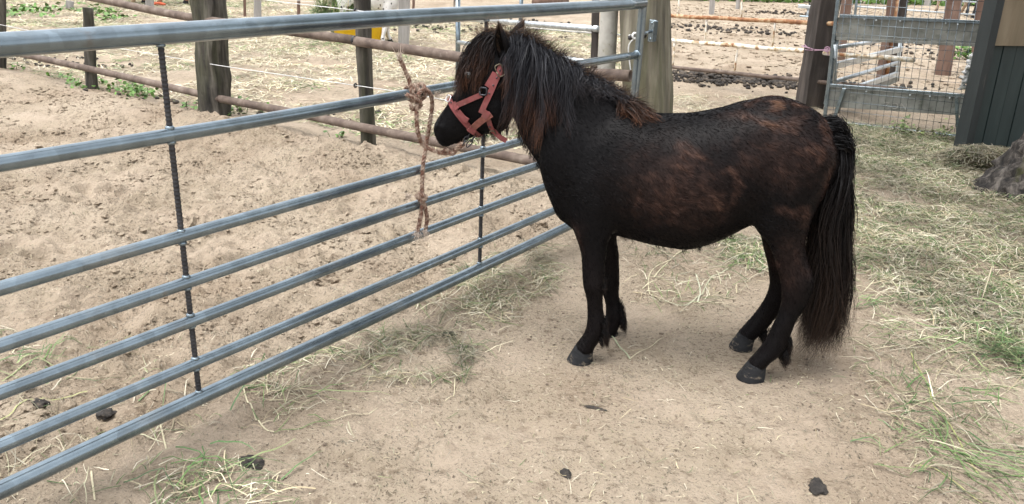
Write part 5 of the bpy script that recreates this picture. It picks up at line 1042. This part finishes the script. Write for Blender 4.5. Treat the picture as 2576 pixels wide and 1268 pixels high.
# fresh hay in the yellow tub
th = empty('hay_pile', tub0+ZA*.3, 'heap of fresh green hay piled in the yellow tub', 'hay'); n = 2600; a = rng.uniform(0, 6.283, n); e = np.arccos(rng.uniform(0, 1, n)); rr = rng.uniform(.7, 1, n)
P = np.stack([np.cos(a)*np.sin(e)*.55*rr-.18, np.sin(a)*np.sin(e)*.24*rr, .32+np.cos(e)*.34*rr], 1); P = tub0+P[:, :1]*tx_*-1*-1+P[:, 1:2]*ty_+P[:, 2:]*ZA
v, f, c = blades(P[:, :2], (.15, .4), (.006, .012), 0, .8, tilt=.8, dull=1.5); v[:, 2] += np.repeat(P[:, 2]-gz(P[:, 0], P[:, 1]), 8); litter('strands', [(v, f, c)], None, None, 'leaf', parent=th)
V, F = ell((0, 0, 0), (.42, .22, .3), 0, 20); V = V+tub0+ZA*.3-tx_*.1; obj('core', mesh('core', V, F), mat('packed_hay', [(.3, (.08, .11, .04)), (.7, (.22, .25, .1))], 30, .95, .8), th)
# leafy weeds
def weed(px, r, h, n, label, leaf=(.02, .045), group=None, col=(.10, .20, .04)):
    c = foot(gnd(*px)); e = empty('weed', c, label, 'weed', group or 'green weeds around the yard'); ns = max(5, n//14); st = MB(); tipsw = []
    for i in range(ns):
        g = rng.normal(size=2)*r; b = np.array([c[0]+g[0], c[1]+g[1], float(gz(c[0]+g[0], c[1]+g[1]))]); t = b+np.array([g[0]*.4, g[1]*.4, h*rng.uniform(.5, 1.1)]); st.add(*tube([b-ZA*.01, (b+t)/2, t], [.003, .0025, .0015], 4)); tipsw += [(b+t)/2, t, b+(t-b)*.75]
    setp(obj('stem', st.mesh('stem'), M['weedstem'], e), kind='stuff'); tipsw = np.array(tipsw); q = tipsw[rng.integers(0, len(tipsw), n)]+rng.normal(size=(n, 3))*np.array([r*.3, r*.3, h*.16]); q[:, 2] = np.maximum(q[:, 2], gz(q[:, 0], q[:, 1])+.006)
    d = rng.normal(size=(n, 3))*np.array([1, 1, .4]); d /= np.linalg.norm(d, axis=1)[:, None]; w = np.cross(d, ZA+rng.normal(size=(n, 3))*.4); w /= np.linalg.norm(w, axis=1)[:, None]; s = rng.uniform(*leaf, (n, 1))
    V = np.stack([q-d*s*.5, q+w*s*.42-d*s*.1, q+w*s*.34+d*s*.4-ZA*s*.08, q+d*s*.75-ZA*s*.2, q-w*s*.34+d*s*.4-ZA*s*.08, q-w*s*.42-d*s*.1], 1).reshape(-1, 3); b = np.arange(n)*6
    lv = obj('leaves', mesh('leaves', V, np.stack([b+i for i in range(6)], 1), False, np.repeat(np.array(col)*rng.uniform(.6, 1.6, (n, 1))*np.array([1, 1, 1]), 6, 0)), M['leaf'], e); lv['kind'] = 'stuff'
M['weedstem'] = mat('weed_stem', [(.3, (.08, .12, .03)), (.7, (.14, .2, .06))], 20, .7, 0)
for (x, y, r, h, n, lab) in ((252, 222, .10, .07, 70, 'low green weed at the foot of the slim left fence post'), (300, 238, .14, .08, 120, 'bright green creeping weed in the middle of the row along the fence'), (348, 258, .13, .09, 110, 'bright green creeping weed at the right end of the row along the fence'), (165, 214, .09, .05, 34, 'tiny green weed left of the slim fence post'), (490, 288, .05, .06, 26, 'small green weed left of the double fence post'), (608, 296, .07, .11, 60, 'leafy green weed right of the double fence post'), (560, 302, .03, .05, 14, 'small grass tuft at the base of the double fence post'), (850, 352, .04, .04, 14, 'tiny green seedling left of the round mossy post'), (30, 180, .07, .06, 30, 'green weed at the far left fence post')): weed((x, y), r, h, n, lab)
weed((2424, 150), .14, .3, 160, 'tall bright green plant seen through the mesh gate near the shed', (.05, .09)); weed((2345, 352), .10, .16, 60, 'thin weeds with pale seed heads in front of the mesh gate', (.02, .04), col=(.2, .24, .09)); weed((2250, 340), .10, .14, 50, 'weeds growing through the hay at the mesh gate', (.02, .04), col=(.16, .22, .08))
weed((95, 36), .5, .08, 170, 'patch of low green plants near the top left corner', (.05, .1)); weed((180, 30), .4, .1, 150, 'patch of low green plants around the grey post stub', (.05, .1)); weed((265, 46), .3, .05, 60, 'faint green patch beyond the upper rusty pipe', (.05, .09))
# hedge along the far side
hA, hB = gnd(1500, -4), gnd(2700, 21); hd_ = unit(hB-hA); hl = np.linalg.norm(hB-hA)
hg = empty('hedge', (hA+hB)/2*np.array([1, 1, 0]), 'rough green hedge bank along the far side of the paddock', 'hedge')
n = 15000; s = rng.uniform(-8, hl+14, n); P = hA+hd_*s[:, None]; up = rng.random(n)**1.2; P = P+np.stack([rng.normal(0, .35, n)*-hd_[1], rng.normal(0, .35, n)*hd_[0], up*(1.3+.5*noise3(np.stack([s*.5, s*0, s*0], 1)))], 1); P[:, 2] += .04
P = P+np.cross(hd_, ZA)*-(up[:, None]*.5); d = rng.normal(size=(n, 3)); d /= np.linalg.norm(d, axis=1)[:, None]; e = np.cross(d, rng.normal(size=(n, 3))); e /= np.linalg.norm(e, axis=1)[:, None]; q = rng.uniform(.06, .16, (n, 1))
V = np.stack([P-d*q, P+e*q*.5, P+d*q, P-e*q*.5], 1).reshape(-1, 3); b = np.arange(n)*4
fo_ = obj('foliage', mesh('foliage', V, np.stack([b, b+1, b+2, b+3], 1), False, np.repeat(np.array([.10, .19, .04])*rng.uniform(.5, 1.8, (n, 1)), 4, 0)), M['leaf'], hg); fo_['kind'] = 'stuff'
st = MB()
for i in range(60): b = hA+hd_*rng.uniform(-8, hl+14); st.add(*tube([b-ZA*.05, b+ZA*.6+rng.normal(size=3)*.1, b+ZA*1.2+rng.normal(size=3)*.2], [.02, .015, .008], 5))
setp(obj('stems', st.mesh('stems'), M['weedstem'], hg), kind='stuff')
# thin stock wires in the back paddock
for (a, b, za, zb, lab) in (((150, 30), (1030, 116), .55, .55, 'thin white wire running past the grey paddock posts to the tub'), ((1690, 40), (2050, 34), .9, .9, 'thin wire across the far paddock above the white railing')):
    A, B = gnd(*a), gnd(*b); A[2] = za; B[2] = zb; setp(obj('stock_wire', mesh('stock_wire', *tube([A, (A+B)/2-ZA*.01, B], .0035, 5)), M['wire']), lab, 'wire')
print('tris', sum(len(o.data.loop_triangles) if not o.data.calc_loop_triangles() else 0 for o in bpy.data.objects if o.type == 'MESH'))
